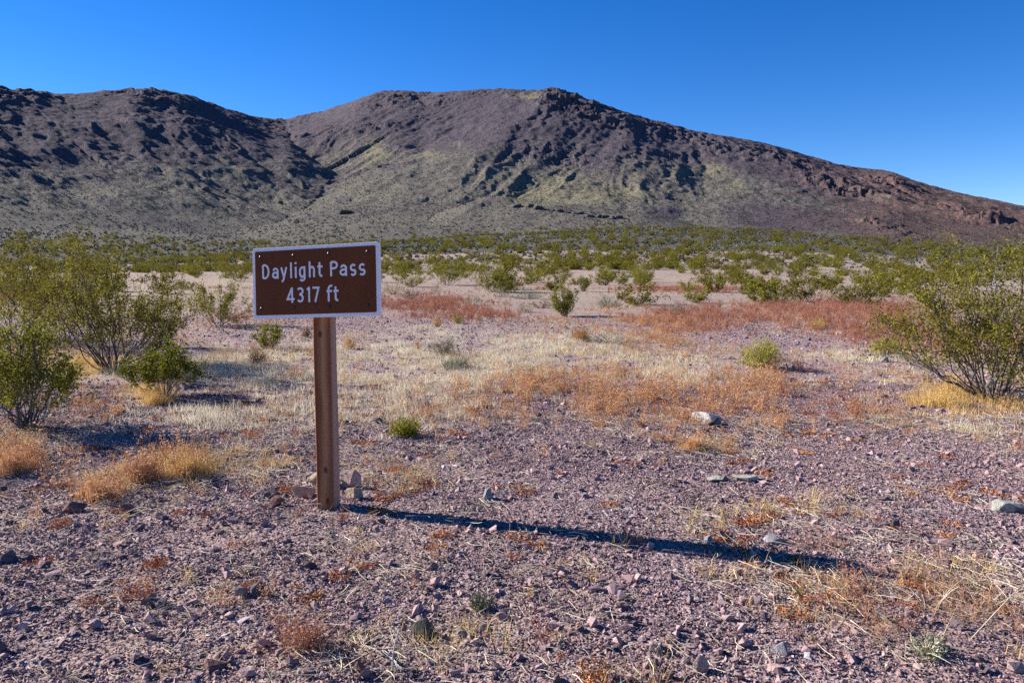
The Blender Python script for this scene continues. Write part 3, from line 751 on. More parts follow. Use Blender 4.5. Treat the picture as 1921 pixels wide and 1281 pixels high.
def line(items, left_px, left, zb):
    for c, a, b in items:
        link('letter', stroke_mesh(glyph(c, (b - a) / 172.0), left + (a - left_px) * PANEL_W / 1435.0, zb, CAP), panel)
line([('D', 322, 418), ('a', 437, 523), ('y', 535, 625), ('l', 648, 673), ('i', 702, 727), ('g', 750, 833), ('h', 862, 940), ('t', 960, 1025), ('P', 1103, 1200), ('a', 1208, 1300), ('s', 1322, 1402), ('s', 1420, 1502)], 322, px(.0815), pz(.443))
line([('4', 608, 708), ('3', 727, 815), ('1', 840, 880), ('7', 905, 993), ('f', 1063, 1137), ('t', 1140, 1203)], 608, px(.278), pz(.787))
bolt_me = None
for fx in (.07, .338, .617, .915):
    for fz in (.130, .857):
        if bolt_me is None:
            bm = bmesh.new(); bmesh.ops.create_uvsphere(bm, u_segments=12, v_segments=8, radius=.0115)
            for v in bm.verts: v.co.y *= .4
            bolt_me = bm_mesh('bolt', bm, [M_BOLT]); bolt_me.polygons.foreach_set('use_smooth', [True] * len(bolt_me.polygons))
        b = link('bolt', bolt_me, panel); b.location = (px(fx), -.0145, pz(fz))

# ------------------------------------------------------------------ rocks one can tell apart
R_TAN = mat_rock('tan_rock', (0.26, 0.185, 0.13), (0.50, 0.40, 0.31), (0.42, 0.22, 0.15))
R_PINK = mat_rock('pinkish_rock', (0.30, 0.19, 0.16), (0.56, 0.42, 0.36), (0.50, 0.26, 0.18))
R_WHITE = mat_rock('white_quartz_rock', (0.50, 0.46, 0.40), (0.78, 0.75, 0.70), (0.50, 0.40, 0.30))
R_DARK = mat_rock('dark_slate_rock', (0.055, 0.050, 0.058), (0.17, 0.15, 0.165))
R_GREY = mat_rock('grey_rock', (0.17, 0.155, 0.165), (0.36, 0.33, 0.35))
R_RED = mat_rock('red_brown_rock', (0.11, 0.055, 0.05), (0.27, 0.15, 0.13))
R_LICHEN = mat_rock('lichen_pale_slab', (0.27, 0.26, 0.22), (0.47, 0.46, 0.39), (0.19, 0.14, 0.15))
R_OLIVE = mat_rock('mossy_dark_rock', (0.045, 0.05, 0.035), (0.15, 0.15, 0.11))
R_BOULD = mat_rock('weathered_boulder', (0.045, 0.036, 0.040), (0.13, 0.105, 0.105), None, 1.2)
ROCKS = [  # name, u, v of the foot, width px, height px, material, label, back offset
    ('rock', 563, 944, 50, 24, R_TAN, 'flat pale tan rock lying left of the post foot', .04),
    ('rock', 588, 930, 52, 38, R_TAN, 'broad tan rock wedged behind the post foot', .14),
    ('rock', 653, 930, 42, 38, R_PINK, 'pinkish rock with an orange top, leaning behind another by the post', .10),
    ('rock', 661, 946, 34, 22, R_TAN, 'blunt tan rock at the shadow side of the post foot', .02),
    ('rock', 592, 951, 16, 20, R_GREY, 'small grey chip between the tan rock and the post', .0),
    ('rock', 519, 957, 26, 20, R_RED, 'dark red stone in front of two black stones near the post', 0),
    ('rock', 499, 942, 24, 14, R_DARK, 'flat black stone lying left of the post rocks', 0),
    ('rock', 514, 936, 19, 16, R_DARK, 'rounded black stone touching a flat black stone near the post', 0),
    ('rock', 1325, 800, 50, 26, R_WHITE, 'bright white quartz rock lying on the gravel, largest pale rock', 0),
    ('rock', 1349, 802, 18, 20, R_GREY, 'small grey rock against the white quartz rock', .04),
    ('rock', 915, 942, 20, 24, R_GREY, 'round grey egg-shaped stone standing alone behind the post shadow', 0),
    ('rock', 1682, 990, 20, 14, R_DARK, 'dark brown domed stone on the open gravel', 0),
    ('rock', 1348, 905, 44, 8, R_LICHEN, 'thin pale lichen slab, narrower of a pair', 0),
    ('rock', 1402, 907, 50, 11, R_LICHEN, 'pale lichen slab, thicker of a pair', 0),
    ('rock', 1440, 894, 16, 8, R_RED, 'small dark chip behind the pair of lichen slabs', 0),
    ('rock', 1896, 970, 64, 22, R_LICHEN, 'pale green lichen slab at the right edge of the photo', 0),
    ('rock', 1915, 953, 16, 14, R_RED, 'red brown stone behind the lichen slab at the photo edge', 0),
    ('rock', 1459, 1033, 46, 17, R_GREY, 'flat pale grey stone just beyond the tip of the post shadow', 0),
    ('rock', 1331, 1031, 18, 17, R_GREY, 'pointed grey stone on the edge of the post shadow', 0),
    ('rock', 135, 965, 42, 22, R_RED, 'blocky red brown rock in front of the orange dry grass', 0),
    ('rock', 236, 967, 26, 20, R_RED, 'wedge of red stone casting a small shadow near orange grass', 0),
    ('rock', 298, 977, 16, 16, R_PINK, 'small orange stone between the orange grass and the gravel', 0),
    ('rock', 14, 1065, 32, 24, R_DARK, 'sharp dark slate stone at the left edge of the photo', 0),
    ('rock', 44, 1072, 26, 14, R_DARK, 'low black stone beside the sharp slate stone', 0),
    ('rock', 452, 1138, 26, 22, R_GREY, 'round brown grey stone paired with a black shard', 0),
    ('rock', 480, 1132, 32, 28, R_DARK, 'black shard standing beside a round stone', 0),
    ('rock', 302, 1160, 24, 20, R_DARK, 'square black stone among mauve gravel, lower left', 0),
    ('rock', 278, 1158, 16, 16, R_DARK, 'small black pointed stone next to a square black stone', 0),
    ('rock', 795, 1216, 48, 36, R_OLIVE, 'mossy dark rock with blunt round outline in straw litter', 0),
    ('rock', 672, 1270, 28, 24, R_RED, 'purple brown stone beside a bleached twig', 0),
    ('rock', 400, 1281, 46, 24, R_RED, 'large dark red stone at the bottom edge of the photo', 0),
    ('rock', 1315, 1274, 30, 34, R_PINK, 'upright pink stone at the bottom edge of the photo', 0),
    ('rock', 1463, 1258, 34, 24, R_GREY, 'blue grey block at the lower edge of the gravel', 0),
    ('rock', 1235, 1235, 22, 22, R_GREY, 'pale grey block with a dark shaded end', 0),
    ('rock', 1908, 1281, 36, 20, R_PINK, 'pale pink stone in the bottom corner of the photo', 0),
    ('rock', 867, 1222, 24, 16, R_GREY, 'flat lilac stone below the small green weed', 0),
    ('rock', 800, 767, 16, 12, R_RED, 'small dark red stone behind the bright green plant', 0),
    ('rock', 710, 800, 22, 12, R_DARK, 'flat black stone between the post and the bright green plant', 0),
    ('rock', 1490, 718, 18, 8, R_RED, 'flat red stone in front of the yellow green bush', 0),
    ('rock', 1663, 680, 20, 10, R_GREY, 'rounded grey stone between yellow bush and large creosote', 0),
]
def place_rock(i, name, u, v, w, h, mat, label, back, p=None, cat='rock', group=None):
    if p is None: p = near_at(u, v)
    s = np.hypot(p[0], p[1]) / FPX * math.cos(math.atan2(p[0], p[1]))
    W, Hh = w * s, h * s
    me = rock_mesh(name, 500 + i * 7, (W, W * random.uniform(.6, .85), Hh * 1.3), [mat], 11 + i % 6)
    o = link(name, me); o.location = (p[0], p[1] + back + W * .25, p[2] + Hh * .32)
    o.rotation_euler = (random.uniform(-.08, .08), random.uniform(-.08, .08), random.uniform(-.3, .3))
    tag(o, label, cat, group); return o
for i, (nm, u, v, w, h, m, lab, back) in enumerate(ROCKS): place_rock(i, nm, u, v, w, h, m, lab, back)
# boulders on the mountain side
BOULD = [(648, 402, 24, 8, 'long dark boulder on the slope above the sign'), (556, 419, 12, 9, 'dark round boulder on the slope, above the left half of the sign'),
         (422, 362, 12, 7, 'small dark boulder high on the shaded slope'), (383, 358, 14, 7, 'flat dark boulder beside a small one on the shaded slope'),
         (428, 391, 9, 6, 'lone small boulder midway down the shaded slope'), (526, 383, 10, 6, 'small boulder above the round boulder on the slope')]
for i, (u, v, w, h, lab) in enumerate(BOULD):
    p = ground_at(u, v, 60, 1400); place_rock(60 + i, 'boulder', u, v, w, h, R_BOULD, lab, 0, p, 'boulder')
ORD = 'first second third fourth fifth sixth seventh eighth ninth tenth eleventh twelfth thirteenth fourteenth fifteenth'.split()
for i in range(15):
    u = 962 + i * 14.5 + random.uniform(-5, 5); v = 389 + i * 1.7 + random.uniform(-3, 4)
    p = ground_at(u, v, 60, 1400)
    place_rock(80 + i, 'boulder', u, v, random.uniform(8, 20) if i else 26, random.uniform(4, 8), R_BOULD, ORD[i] + ' dark boulder from the left in the row along the low mountain bench', 0, p, 'boulder', 'boulders along the low bench')

# ------------------------------------------------------------------ shrubs
def plant(name, st, lf, mats_st, mats_lf, p, label, cat, group=None, rz=0.0):
    e = empty(name, p); tag(e, label, cat, group); e.rotation_euler = (0, 0, rz)
    if st.n: link('stems', st.mesh('stems', mats_st), e)
    if lf.n: link('foliage', lf.mesh('foliage', mats_lf), e)
    return e
def px_size(p, w, h):
    s = p[1] / FPX; return w * s, h * s
BUSH = [
    (308, 746, 150, 96, 26, 5200, .020, 'small bright green bush with brown twigs in front of the large spreading creosote', dict(bare=.5, rad=.008, sub=8, mat='b', upright=.2)),  # u, v base, width px, height px, stems, leaves, leaf m, label, extra
    (1862, 752, 440, 300, 40, 21000, .020, 'large airy creosote bush with dark stems at the right edge of the photo', dict(bare=.26, rad=.013, dead=5, sub=10)),
    (212, 694, 290, 225, 34, 15000, .022, 'large spreading creosote bush with black forked stems behind a small bush', dict(bare=.34, rad=.014, sub=8)),
    (118, 652, 190, 225, 20, 8000, .024, 'tall creosote bush behind the large spreading one, its top highest', dict(bare=.35, sub=7)),
    (28, 640, 190, 175, 20, 8000, .024, 'dense creosote bush behind, cut by the left edge of the photo', dict(bare=.3, sub=7)),
    (52, 806, 190, 205, 26, 9500, .018, 'near creosote bush with bare dark stems at the left edge of the photo', dict(bare=.42, rad=.011, sub=8)),
    (412, 612, 125, 90, 20, 4600, .026, 'medium creosote bush just left of the sign panel', dict(bare=.3)),
    (505, 656, 60, 46, 14, 2200, .020, 'small creosote bush below the lower left corner of the sign', dict(bare=.2)),
    (1060, 594, 64, 62, 20, 3800, .028, 'compact round dark green bush standing alone mid plain', dict(bare=.1, upright=.3)),
    (1094, 547, 28, 29, 12, 1400, .035, 'small upright dark bush behind the compact round one', dict(bare=.05, upright=.4)),
    (925, 548, 92, 66, 22, 3800, .045, 'bright olive creosote bush, broadest right of the sign', dict(bare=.1)),
    (838, 535, 105, 58, 22, 3800, .05, 'wide olive creosote bush second from the sign', dict(bare=.1)),
    (772, 538, 72, 34, 18, 2200, .045, 'low olive creosote bush next to the sign panel', dict(bare=.1)),
    (992, 534, 30, 22, 12, 1000, .04, 'little dark green bush right of the bright olive one', dict(bare=.05)),
    (1205, 530, 56, 46, 16, 2000, .05, 'dark creosote bush beyond the red patch, mid plain', dict(bare=.1)),
    (1430, 570, 70, 48, 18, 2400, .04, 'creosote bush at the near rim of the scrub, left of the red patch', dict(bare=.15)),
    (1505, 566, 90, 66, 18, 2800, .045, 'dark dense creosote bush behind the red patch', dict(bare=.1)),
    (1610, 575, 110, 66, 18, 2800, .04, 'creosote bush just left of the large airy one', dict(bare=.15)),
    (1340, 548, 60, 34, 16, 1800, .05, 'low creosote bush mid plain beside a dark dense one', dict(bare=.1)),
    (450, 528, 80, 50, 16, 2200, .05, 'creosote bush half hidden behind the left edge of the sign', dict(bare=.1)),
    (1055, 531, 34, 30, 12, 1200, .045, 'small olive bush between the round bush and the scrub belt', dict(bare=.05)),
]
for i, (u, v, w, h, ns, nl, lz, lab, kw) in enumerate(BUSH):
    p = near_at(u, v); W, H = px_size(p, w, h); br = kw.pop('mat', None)
    st, lf = creosote(H * 1.08, W * (1.0 if w > 180 else 1.05), ns, int(nl * 1.35), lz * 1.45, 900 + i, **kw)
    plant('creosote_bush', st, lf, [M_TWIG if br else M_BARK, M_PALEBARK], [M_LEAFB if br else M_LEAF], p, lab, 'bush')
SHR = [  # name, u, v, w, h, stems, leaves, leaf, leaf material, stem material, label
    ('green_shrub', 760, 822, 58, 40, 80, 1300, .022, M_LEAFG, M_LEAFG, 'low bright green plant right of the post', 'plant'),
    ('yellow_shrub', 1428, 692, 80, 54, 120, 6000, .022, M_LEAFY, M_TWIG, 'yellow green rounded shrub at the edge of the bare gravel', 'shrub'),
    ('yellow_shrub', 1660, 664, 56, 30, 80, 2600, .024, M_LEAFY, M_TWIG, 'pale yellow shrub beside the large airy creosote', 'shrub'),
    ('yellow_shrub', 1535, 617, 36, 20, 50, 900, .022, M_LEAFY, M_GOLD, 'tiny yellow shrub in the red patch', 'shrub'),
    ('yellow_shrub', 738, 552, 54, 26, 50, 1300, .03, M_LEAFY, M_TWIG, 'yellow green shrub touching the right edge of the sign', 'shrub'),
    ('sage_shrub', 832, 668, 62, 34, 90, 2000, .018, M_SAGE, M_TWIG, 'olive grey wiry shrub above a bluish low one', 'shrub'),
    ('sage_shrub', 856, 694, 66, 24, 80, 2200, .016, M_SAGE, M_SAGE, 'bluish grey low shrub in pale grass', 'shrub'),
    ('sage_shrub', 990, 561, 72, 20, 60, 1800, .03, M_SAGE, M_SAGE, 'wide flat grey green shrub left of the round bush', 'shrub'),
    ('sage_shrub', 1140, 578, 52, 25, 60, 1800, .026, M_SAGE, M_SAGE, 'grey green dome shrub right of the round bush', 'shrub'),
    ('sage_shrub', 1266, 590, 48, 22, 60, 1500, .024, M_SAGE, M_TWIG, 'grey brown dome shrub on the near side of the red ground', 'shrub'),
    ('sage_shrub', 887, 573, 36, 22, 50, 1100, .026, M_SAGE, M_STRAW, 'pale sage dome in front of the bright olive creosote', 'shrub'),
    ('sage_shrub', 771, 562, 36, 22, 50, 1100, .026, M_SAGE, M_TWIG, 'brown grey dome near the sign edge', 'shrub'),
    ('sage_shrub', 818, 547, 30, 17, 40, 900, .03, M_SAGE, M_STRAW, 'small sage dome in front of the wide olive creosote', 'shrub'),
    ('sage_shrub', 938, 557, 38, 22, 40, 1100, .03, M_SAGE, M_STRAW, 'sage dome at the foot of the bright olive creosote', 'shrub'),
    ('sage_shrub', 985, 586, 36, 18, 40, 1000, .025, M_SAGE, M_STRAW, 'pale tuft of sage left of the round bush foot', 'shrub'),
    ('sage_shrub', 1015, 578, 44, 18, 50, 900, .025, M_TWIG, M_TWIG, 'brown twiggy mound close to the round bush', 'shrub'),
    ('sage_shrub', 1150, 644, 120, 18, 90, 1600, .016, M_SAGE, M_STRAW, 'low straggling grey green mat beside the straw tumbleweed', 'shrub'),
    ('sage_shrub', 1010, 700, 60, 16, 60, 600, .014, M_SAGE, M_STRAW, 'thin grey mat in the cream grass, mid plain', 'shrub'),
    ('tumbleweed', 1090, 640, 44, 27, 170, 500, .012, M_GOLD, M_GOLD, 'straw coloured tumbleweed mound, mid plain', 'tumbleweed'),
    ('tumbleweed', 482, 684, 44, 36, 130, 700, .014, M_GOLD, M_TWIG, 'tan dry bush below the small creosote near the sign', 'tumbleweed'),
    ('tumbleweed', 576, 634, 22, 20, 60, 400, .014, M_GOLD, M_TWIG, 'small tan dry bush just left of the post', 'tumbleweed'),
    ('tumbleweed', 820, 613, 18, 22, 50, 400, .018, M_GOLD, M_GOLD, 'golden tuft, leftmost of three on the red ground', 'tuft'),
    ('tumbleweed', 859, 607, 26, 20, 60, 500, .018, M_GOLD, M_LEAFY, 'golden tuft, middle and widest of three', 'tuft'),
    ('tumbleweed', 895, 602, 15, 17, 40, 300, .018, M_STRAW, M_GOLD, 'pale golden tuft, rightmost of three', 'tuft'),
    ('tumbleweed', 784, 658, 14, 20, 40, 250, .014, M_GOLD, M_GOLD, 'narrow golden tuft left of the olive grey shrub', 'tuft'),
    ('tumbleweed', 656, 655, 24, 24, 50, 300, .014, M_GOLD, M_GOLD, 'golden tuft close to the post on its shadow side', 'tuft'),
    ('weed', 902, 1150, 50, 36, 34, 420, .014, M_SAGE, M_SAGE, 'small grey green weed on the near gravel', 'weed'),
    ('weed', 1740, 1258, 66, 42, 50, 700, .012, M_SAGE, M_STRAW, 'grey green tuft at the lower right among dry stems', 'weed'),
    ('weed', 1490, 1066, 24, 14, 26, 260, .010, M_LEAFB, M_LEAFB, 'tiny green weed below the tip of the shadow', 'weed'),
    ('weed', 1497, 1122, 26, 16, 26, 240, .010, M_LEAFB, M_STRAW, 'tiny green weed, nearer of the two under the shadow tip', 'weed'),
]
for i, (nm, u, v, w, h, ns, nl, lz, ml, ms, lab, cat) in enumerate(SHR):
    p = near_at(u, v); W, H = px_size(p, w, h)
    rad = .0022 if p[1] < 12 else .004
    st, lf = dome(H, W, ns, nl, lz, 1300 + i, rad, low=.2)
    plant(nm, st, lf, [ms], [ml], p, lab, cat)

# belt of creosote at the foot of the mountain: individuals from a few shared meshes
far_me = []
for k in range(7):
    st, lf = creosote(1.7, 2.5 + .25 * (k % 3), 15, 1900, .115, 1700 + k, bare=.05, rad=.014, split=False, sub=6)
    far_me.append(st.mesh('creosote_bush', [M_BARK, M_LEAF]))
rb = np.random.default_rng(55); placed = []; tries = 0
while len(placed) < 275 and tries < 20000:
    tries += 1
    d = 25 * (105 / 25) ** (rb.uniform() ** .8); u = rb.uniform(-40, 1970); x = (u - 960.5) / FPX * d
    if d < 46 and 560 < u < 1400 and rb.uniform() < .75: continue
    if d < 46 and rb.uniform() < .6: continue
    if fbm(np.array([x / 16]), np.array([d / 16]), 2, 611)[0] < (-.0 if d < 75 else -.12): continue
    s = rb.uniform(.28, .78)
    if any((x - a) ** 2 + (d - b) ** 2 < (.85 * (s + c)) ** 2 for a, b, c, _ in placed): continue
    placed.append((x, d, s, u))
bx_, by_ = np.array([q[0] for q in placed]), np.array([q[1] for q in placed]); bz_ = height(bx_, by_)
for (x, d, s, u), z in zip(placed, bz_):
    o = link('creosote_bush', far_me[int(rb.integers(7))])
    o.location = (x, d, z - .03); o.scale = (s * rb.uniform(.9, 1.15), s * rb.uniform(.9, 1.15), s * rb.uniform(.8, 1.05)); o.rotation_euler = (0, 0, rb.uniform(0, 6.28))
    row = 'front rows' if d < 52 else 'middle rows' if d < 74 else 'back rows'
    where = 'behind the large spreading creosote' if u < 330 else 'just left of the sign' if u < 480 else 'hidden partly by the sign' if u < 715 else 'right of the sign' if u < 1020 else 'behind the round bush' if u < 1300 else 'behind the red patch' if u < 1640 else 'behind the large airy creosote'
    tag(o, 'olive creosote bush in the %s of the far belt, %s' % (row, where), 'bush', 'creosote belt below the mountain')
# far brush that reads as one mass
def brush(name, n, r0, r1, scl, protos, label, seed, pw=1.0, thin=.75):
    rg = np.random.default_rng(seed); az = np.radians(rg.uniform(-42, 42, n)); r = r0 + (r1 - r0) * rg.uniform(0, 1, n) ** pw
    x, y = r * np.sin(az), r * np.cos(az)
    z, m, crag, SS, DD, gul = height(x, y, True)
    keep = (rg.uniform(0, 1, n) < 1 - thin * sstep(15, 90, m)) & (crag < .6) & (fbm(x / 25, y / 25, 3, seed) > -.25 + .3 * rg.normal(size=n)) & (y > 95)
    x, y, z = x[keep], y[keep], z[keep]; n = len(x)
    return scatter(name, np.stack([x, y, z - .05], 1), np.stack([np.zeros(n), np.zeros(n), rg.uniform(0, 6.28, n)], 1), rg.uniform(*scl, n), rg.integers(0, len(protos), n), protos, label, 'brush')
M_FARSAGE = mat_leaf('far_sage_brush', (0.075, 0.078, 0.055), (0.19, 0.185, 0.135), 0)
puffs = []
for k in range(6):
    r2 = np.random.default_rng(1800 + k); tb = Tri(); a = r2.uniform(0, 6.28, 34); e = np.arcsin(r2.uniform(0, 1, 34)); q = r2.uniform(.6, 1, 34)
    leaves(tb, np.stack([.5 * q * np.cos(a) * np.cos(e), .5 * q * np.sin(a) * np.cos(e), .62 * q * np.sin(e)], 1), .40, 0, r2, .6)
    puffs.append(tb.mesh('puff', [M_FARSAGE]))
brush('creosote_brush', 3000, 98, 300, (.45, .95), far_me, 'olive creosote brush thinning out over the fan below the mountain', 71, 1.3, .9)
brush('sage_brush', 44000, 110, 640, (.35, 1.0), puffs, 'grey green brush speckling the lower mountain slopes', 73, .8)

# ------------------------------------------------------------------ gravel
protos = [hull_mesh('gravel_stone', 2000 + k, [M_STONE], random.uniform(.42, .75), 8 + k % 4) for k in range(12)]
rg = np.random.default_rng(91)
def grav_density(x, y):
    st, go, orr, re = zones(x, y)
    veg = np.clip(st + go + orr + re, 0, 1)
    u, v, f = project(x, y, np.zeros_like(x))
    fine = np.clip(blob(u, v, 480, 1010, 220, 45) + blob(u, v, 760, 1015, 160, 40) + .9 * blob(u, v, 1150, 930, 330, 50) + .7 * blob(u, v, 250, 1080, 120, 25), 0, 1) + .8 * sstep(.15, .45, fbm(x / 1.7, y / 1.1, 3, 709))
    return (1 - .65 * np.clip(fine, 0, 1)) * np.clip(.85 + .9 * fbm(x / .8, y / .8, 3, 701) + .5 * fbm(x / .2, y / .2, 2, 705), .12, 1.0) * (1 - .55 * veg)
def stones(n, y0, y1, med, sig, mx, margin):
    x, y = frustum_pts(n, y0, y1, rg, margin)
    k = rg.uniform(0, 1, n) < grav_density(x, y); x, y = x[k], y[k]; n = len(x)
    s = np.clip(med * np.exp(rg.normal(size=n) * sig), med * .4, mx)
    z = micro(x, y) + s * rg.uniform(.0, .16, n)
    rot = np.stack([rg.normal(size=n) * .35, rg.normal(size=n) * .35, rg.uniform(0, 6.28, n)], 1)
    return np.stack([x, y, z], 1), rot, s, rg.integers(0, 12, n)
A1 = stones(70000, 1.2, 6.5, .0185, .55, .08, 1.1)
A2 = stones(75000, 6.5, 20, .030, .45, .11, 1.5)
GP, GR, GS, GI = (np.concatenate(q) for q in zip(A1, A2))
# the stones that show largest are pieces of the ground, each its own object
pu, pv, pf = project(GP[:, 0], GP[:, 1], GP[:, 2])
inside = (pu > 0) & (pu < 1921) & (pv < 1275) & (GP[:, 1] < 12)
# keep stones off the post foot
app = np.where(inside, GS / pf, 0); order = np.argsort(-app)[:300]
for i in order:
    o = link('stone', protos[GI[i]], ground); o.location = GP[i] + np.array([0, 0, .08 * GS[i]]); o.rotation_euler = GR[i]; o.scale = (GS[i],) * 3
rest = np.ones(len(GP), bool); rest[order] = False
scatter('gravel', GP[rest], GR[rest], GS[rest], GI[rest], protos, 'loose purple grey gravel covering the ground', 'gravel')
# fine gravel in small patches
clus = []
for k in range(10):
    r2 = np.random.default_rng(2500 + k); tb = Tri()
    for q in range(30):
        bm = bmesh.new()
        for _ in range(7):
            p = r2.normal(size=3); p /= np.linalg.norm(p); bm.verts.new(p * [1, .8, .6])
        bmesh.ops.convex_hull(bm, input=bm.verts); bmesh.ops.triangulate(bm, faces=bm.faces)
        bm.verts.index_update()
        V = np.array([v.co for v in bm.verts]); F = [[v.index for v in f.verts] for f in bm.faces]; bm.free()
        s = .0052 * math.exp(r2.normal() * .3); rr = .085 * math.sqrt(r2.uniform()); aa = r2.uniform(0, 6.28); c, sn = math.cos(aa), math.sin(aa)
        V = V * s; V = np.column_stack([V[:, 0] * c - V[:, 1] * sn, V[:, 0] * sn + V[:, 1] * c, V[:, 2]])
        th = r2.uniform(0, 6.28); tb.add(V + [rr * math.cos(th), rr * math.sin(th), s * .25], F, 0)
    clus.append(tb.mesh('fine_gravel_piece', [M_STONE]))
x, y = frustum_pts(22000, 1.2, 9, rg, 1.1); n = len(x)
k = rg.uniform(0, 1, n) < np.clip(grav_density(x, y) + .25, 0, 1); x, y = x[k], y[k]; n = len(x)
scatter('fine_gravel', np.stack([x, y, micro(x, y)], 1), np.stack([np.zeros(n), np.zeros(n), rg.uniform(0, 6.28, n)], 1), rg.uniform(.8, 1.5, n), rg.integers(0, 10, n), clus, 'fine pinkish gravel between the larger stones', 'gravel')

# ------------------------------------------------------------------ dry grasses and herbs
def tuft_protos(mat, k, n, h, spread, w, seed, curl=.5, lean=.5, kind='grass', bare=False):
    out = []
    for i in range(k):
        r2 = np.random.default_rng(seed + i); tb = Tri()
        if kind == 'grass': tuft(tb, n, h * r2.uniform(.8, 1.2), spread, w, r2, curl, lean=lean)
        else: herb(tb, n, h * r2.uniform(.8, 1.2), r2, w, spread, bare=bare)
        out.append(tb.mesh('tuft', [mat]))
    return out
def grass(name, which, n, y0, y1, protos, label, seed, scl=(.6, 1.3), gain=1.0):
    r2 = np.random.default_rng(seed); x, y = frustum_pts(n, y0, y1, r2, 1.5)
    z = zones(x, y)[which] * gain
    k = r2.uniform(0, 1, n) < z ** 1.3; x, y = x[k], y[k]; m = len(x)
    P = np.stack([x, y, micro(x, y)], 1)
    return scatter(name, P, np.stack([r2.normal(size=m) * .1, r2.normal(size=m) * .1, r2.uniform(0, 6.28, m)], 1), r2.uniform(*scl, m) * (.75 + .35 * np.clip(z[k], 0, 1.4)), r2.integers(0, len(protos), m), protos, label, 'grass')
grass('straw_grass', 0, 60000, 5, 26, tuft_protos(M_STRAW, 6, 24, .11, .055, .0020, 3000), 'pale straw grass in drifts across the plain', 3100, gain=.66)
grass('golden_grass', 1, 34000, 2.4, 16, tuft_protos(M_GOLD, 6, 26, .13, .045, .0016, 3200, .8, .7), 'golden dry grass in patches', 3300)
grass('orange_herbs', 2, 44000, 3, 26, tuft_protos(M_ORANGE, 5, 6, .13, 0, .0013, 3400, kind='herb'), 'orange dry herbs in patches', 3500)
grass('red_herbs', 3, 60000, 2.4, 42, tuft_protos(M_RED, 5, 7, .14, 0, .0016, 3600, kind='herb'), 'rust red dry herbs carpeting parts of the plain', 3700)
grass('rusty_stems', 3, 26000, 2.2, 5.2, tuft_protos(M_RUSTY, 5, 5, .085, .03, .0009, 3650, kind='herb', bare=True), 'thin rusty dry stems over the gravel at the lower right', 3720, gain=.8)
# rust coloured mats between the stones
mats_ = []
for i in range(5):
    r2 = np.random.default_rng(3750 + i); tb = Tri(); a = r2.uniform(0, 6.28, 110); q = np.sqrt(r2.uniform(0, 1, 110)) * .06
    leaves(tb, np.stack([q * np.cos(a), q * np.sin(a) * .8, r2.uniform(.002, .016, 110)], 1), .012, 0, r2, .6); mats_.append(tb.mesh('mat', [M_RUST]))
r2 = np.random.default_rng(3760); x, y = frustum_pts(5200, 1.6, 8, r2, 1.0)
k = r2.uniform(0, 1, len(x)) < .75 * sstep(.12, .4, fbm(x / .5, y / .5, 3, 761)); x, y = x[k], y[k]; n = len(x)
scatter('rust_mats', np.stack([x, y, micro(x, y) + .004], 1), np.stack([np.zeros(n), np.zeros(n), r2.uniform(0, 6.28, n)], 1), r2.uniform(.4, 1.25, n), r2.integers(0, 5, n), mats_, 'rust orange mats of tiny dry plants between the stones', 'herb mats')
# straw litter lying on the near gravel
lit = []
for i in range(5):
    r2 = np.random.default_rng(3800 + i); tb = Tri()
    for _ in range(7):
        a = r2.uniform(0, 6.28); L = r2.uniform(.03, .11); b = np.array([*r2.normal(size=2) * .05, r2.uniform(.006, .02)]); d = np.array([math.cos(a), math.sin(a), r2.uniform(-.05, .25)])
        tube(tb, bez(b, b + d * L * .5 + r2.normal(size=3) * .012, b + d * L, 4), .0013, .0007, 0, 3)
    lit.append(tb.mesh('litter', [M_STRAW]))
r2 = np.random.default_rng(3900); x, y = frustum_pts(9000, 1.6, 7, r2, 1.0); zz = zones(x, y); k = r2.uniform(0, 1, len(x)) < .05 + .9 * zz[1] + .4 * zz[2] + .3 * zz[3]; x, y = x[k], y[k]; n = len(x)
scatter('straw_litter', np.stack([x, y, micro(x, y) + .004], 1), np.stack([np.zeros(n), np.zeros(n), r2.uniform(0, 6.28, n)], 1), r2.uniform(.7, 1.5, n), r2.integers(0, 5, n), lit, 'broken straw lying on the gravel', 'grass')
# clumps one can count
CL = [(268, 905, 62, 62, M_ORANGE, 'tall orange dry grass clump, middle of three in front of the near creosote'), (356, 905, 64, 60, M_GOLD, 'orange gold dry grass clump nearest the post'), (178, 940, 90, 52, M_ORANGE, 'wide orange dry grass clump behind the blocky red rock'),
      (30, 892, 110, 66, M_ORANGE, 'orange dry grass clump under the near creosote, at the photo edge'), (300, 760, 70, 34, M_GOLD, 'gold grass clump under the small bright green shrub'), (1300, 845, 46, 30, M_ORANGE, 'dry orange clump in front of the white quartz rock'), (1760, 762, 120, 44, M_GOLD, 'golden grass clump under the large airy creosote')]
for i, (u, v, w, h, m, lab) in enumerate(CL):
    p = near_at(u, v); W, H = px_size(p, w, h); r2 = np.random.default_rng(4000 + i); tb = Tri()
    for _ in range(16):
        ox, oy = r2.normal(size=2) * [W * .24, W * .16]; hh = H * math.exp(-(ox / (W * .4)) ** 2)
        tuft(tb, 36, hh * 1.05, .025, .0017, r2, .5, (ox, oy, 0), 0, .3)
        t2 = Tri(); herb(t2, 3, hh, r2, .0014, .02); tb.add(np.vstack(t2.V) + [ox, oy, 0], np.vstack(t2.F), 0)
    o = link('dry_grass_clump', tb.mesh('dry_grass_clump', [m])); o.location = p; tag(o, lab, 'grass clump')
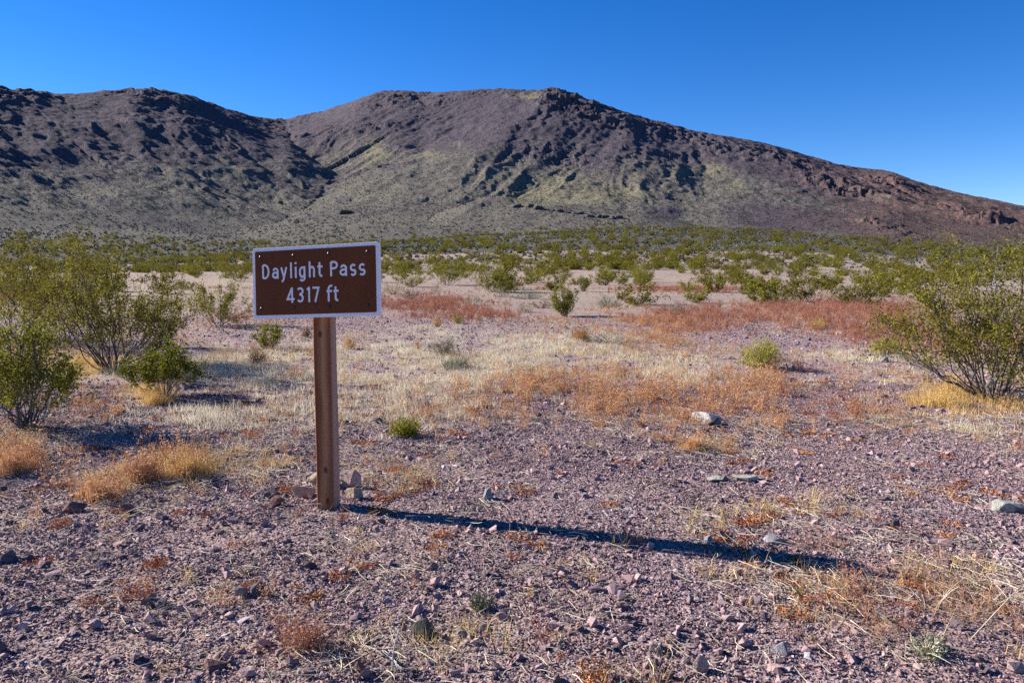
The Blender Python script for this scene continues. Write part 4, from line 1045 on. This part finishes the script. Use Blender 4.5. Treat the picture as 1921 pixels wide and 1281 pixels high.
# tall bleached dry stalks and twigs
ST = [((1690, 1180), (1680, 1100)), ((1742, 1190), (1718, 1118)), ((1758, 1165), (1800, 1095)), ((1820, 1215), (1905, 1100)), ((1770, 1200), (1790, 1120)), ((1850, 1165), (1921, 1125))]
ST_L = ['pale dry stalk standing nearest the thin red herbs', 'pale dry stalk leaning back over the red herbs', 'forked pale stalk rising right of the leaning one', 'longest curved pale stalk at the lower right', 'thin upright pale stalk between two longer ones', 'short pale stalk at the right edge of the photo']
for i, (((u0, v0), (u1, v1)), lab) in enumerate(zip(ST, ST_L)):
    p = near_at(u0, v0); s = p[1] / FPX; dx, dz = (u1 - u0) * s, (v0 - v1) * s
    r2 = np.random.default_rng(4200 + i); tb = Tri(); e = np.array([dx, -.02, dz])
    P = bez(np.zeros(3), e * .5 + r2.normal(size=3) * .03, e, 7); tube(tb, P, .0022, .0010, 0, 4)
    for _ in range(2):
        q = P[r2.integers(2, 6)]; f = q + (e * .25 + r2.normal(size=3) * .05); tube(tb, np.array([q, (q + f) / 2 + r2.normal(size=3) * .008, f]), .0013, .0007, 0, 3)
    o = link('dry_stalk', tb.mesh('dry_stalk', [M_STRAW])); o.location = p; tag(o, lab, 'stalk')
TW = [((737, 1279), (752, 1192), 'upright bleached twig beside the mossy dark rock', M_PALEBARK, .004, .16), ((720, 1255), (752, 1281), 'forked bleached twig lying at the bottom of the photo', M_PALEBARK, .006, .03), ((1612, 1168), (1700, 1240), 'dark thin twig lying across the dry stems at the lower right', M_BARK, .005, .02), ((1510, 722), (1575, 719), 'dark dead branch lying on the gravel before the yellow shrub', M_BARK, .010, .03), ((470, 945), (500, 922), 'thin grey twig lying left of the post rocks', M_PALEBARK, .005, .02)]
for i, (a, b, lab, m, r, up) in enumerate(TW):
    p = near_at(*a); q = near_at(*b) if up < .1 else p + np.array([(b[0] - a[0]) * p[1] / FPX, 0, up])
    r2 = np.random.default_rng(4300 + i); tb = Tri(); e = q - p; L = np.linalg.norm(e)
    P = bez(np.array([0, 0, r + .012]), e * .5 + r2.normal(size=3) * .06 * L + [0, 0, .03], e + [0, 0, .012], 8); tube(tb, P, r, r * .4, 0, 5)
    for _ in range(3):
        k = P[r2.integers(2, 7)]; f = k + e * .22 + r2.normal(size=3) * .12 * L; f[2] = max(f[2], k[2] * .6); tube(tb, np.array([k, (k + f) / 2 + r2.normal(size=3) * .02 * L, f]), r * .5, r * .2, 0, 4)
    o = link('twig', tb.mesh('twig', [m])); o.location = p; tag(o, lab, 'twig')
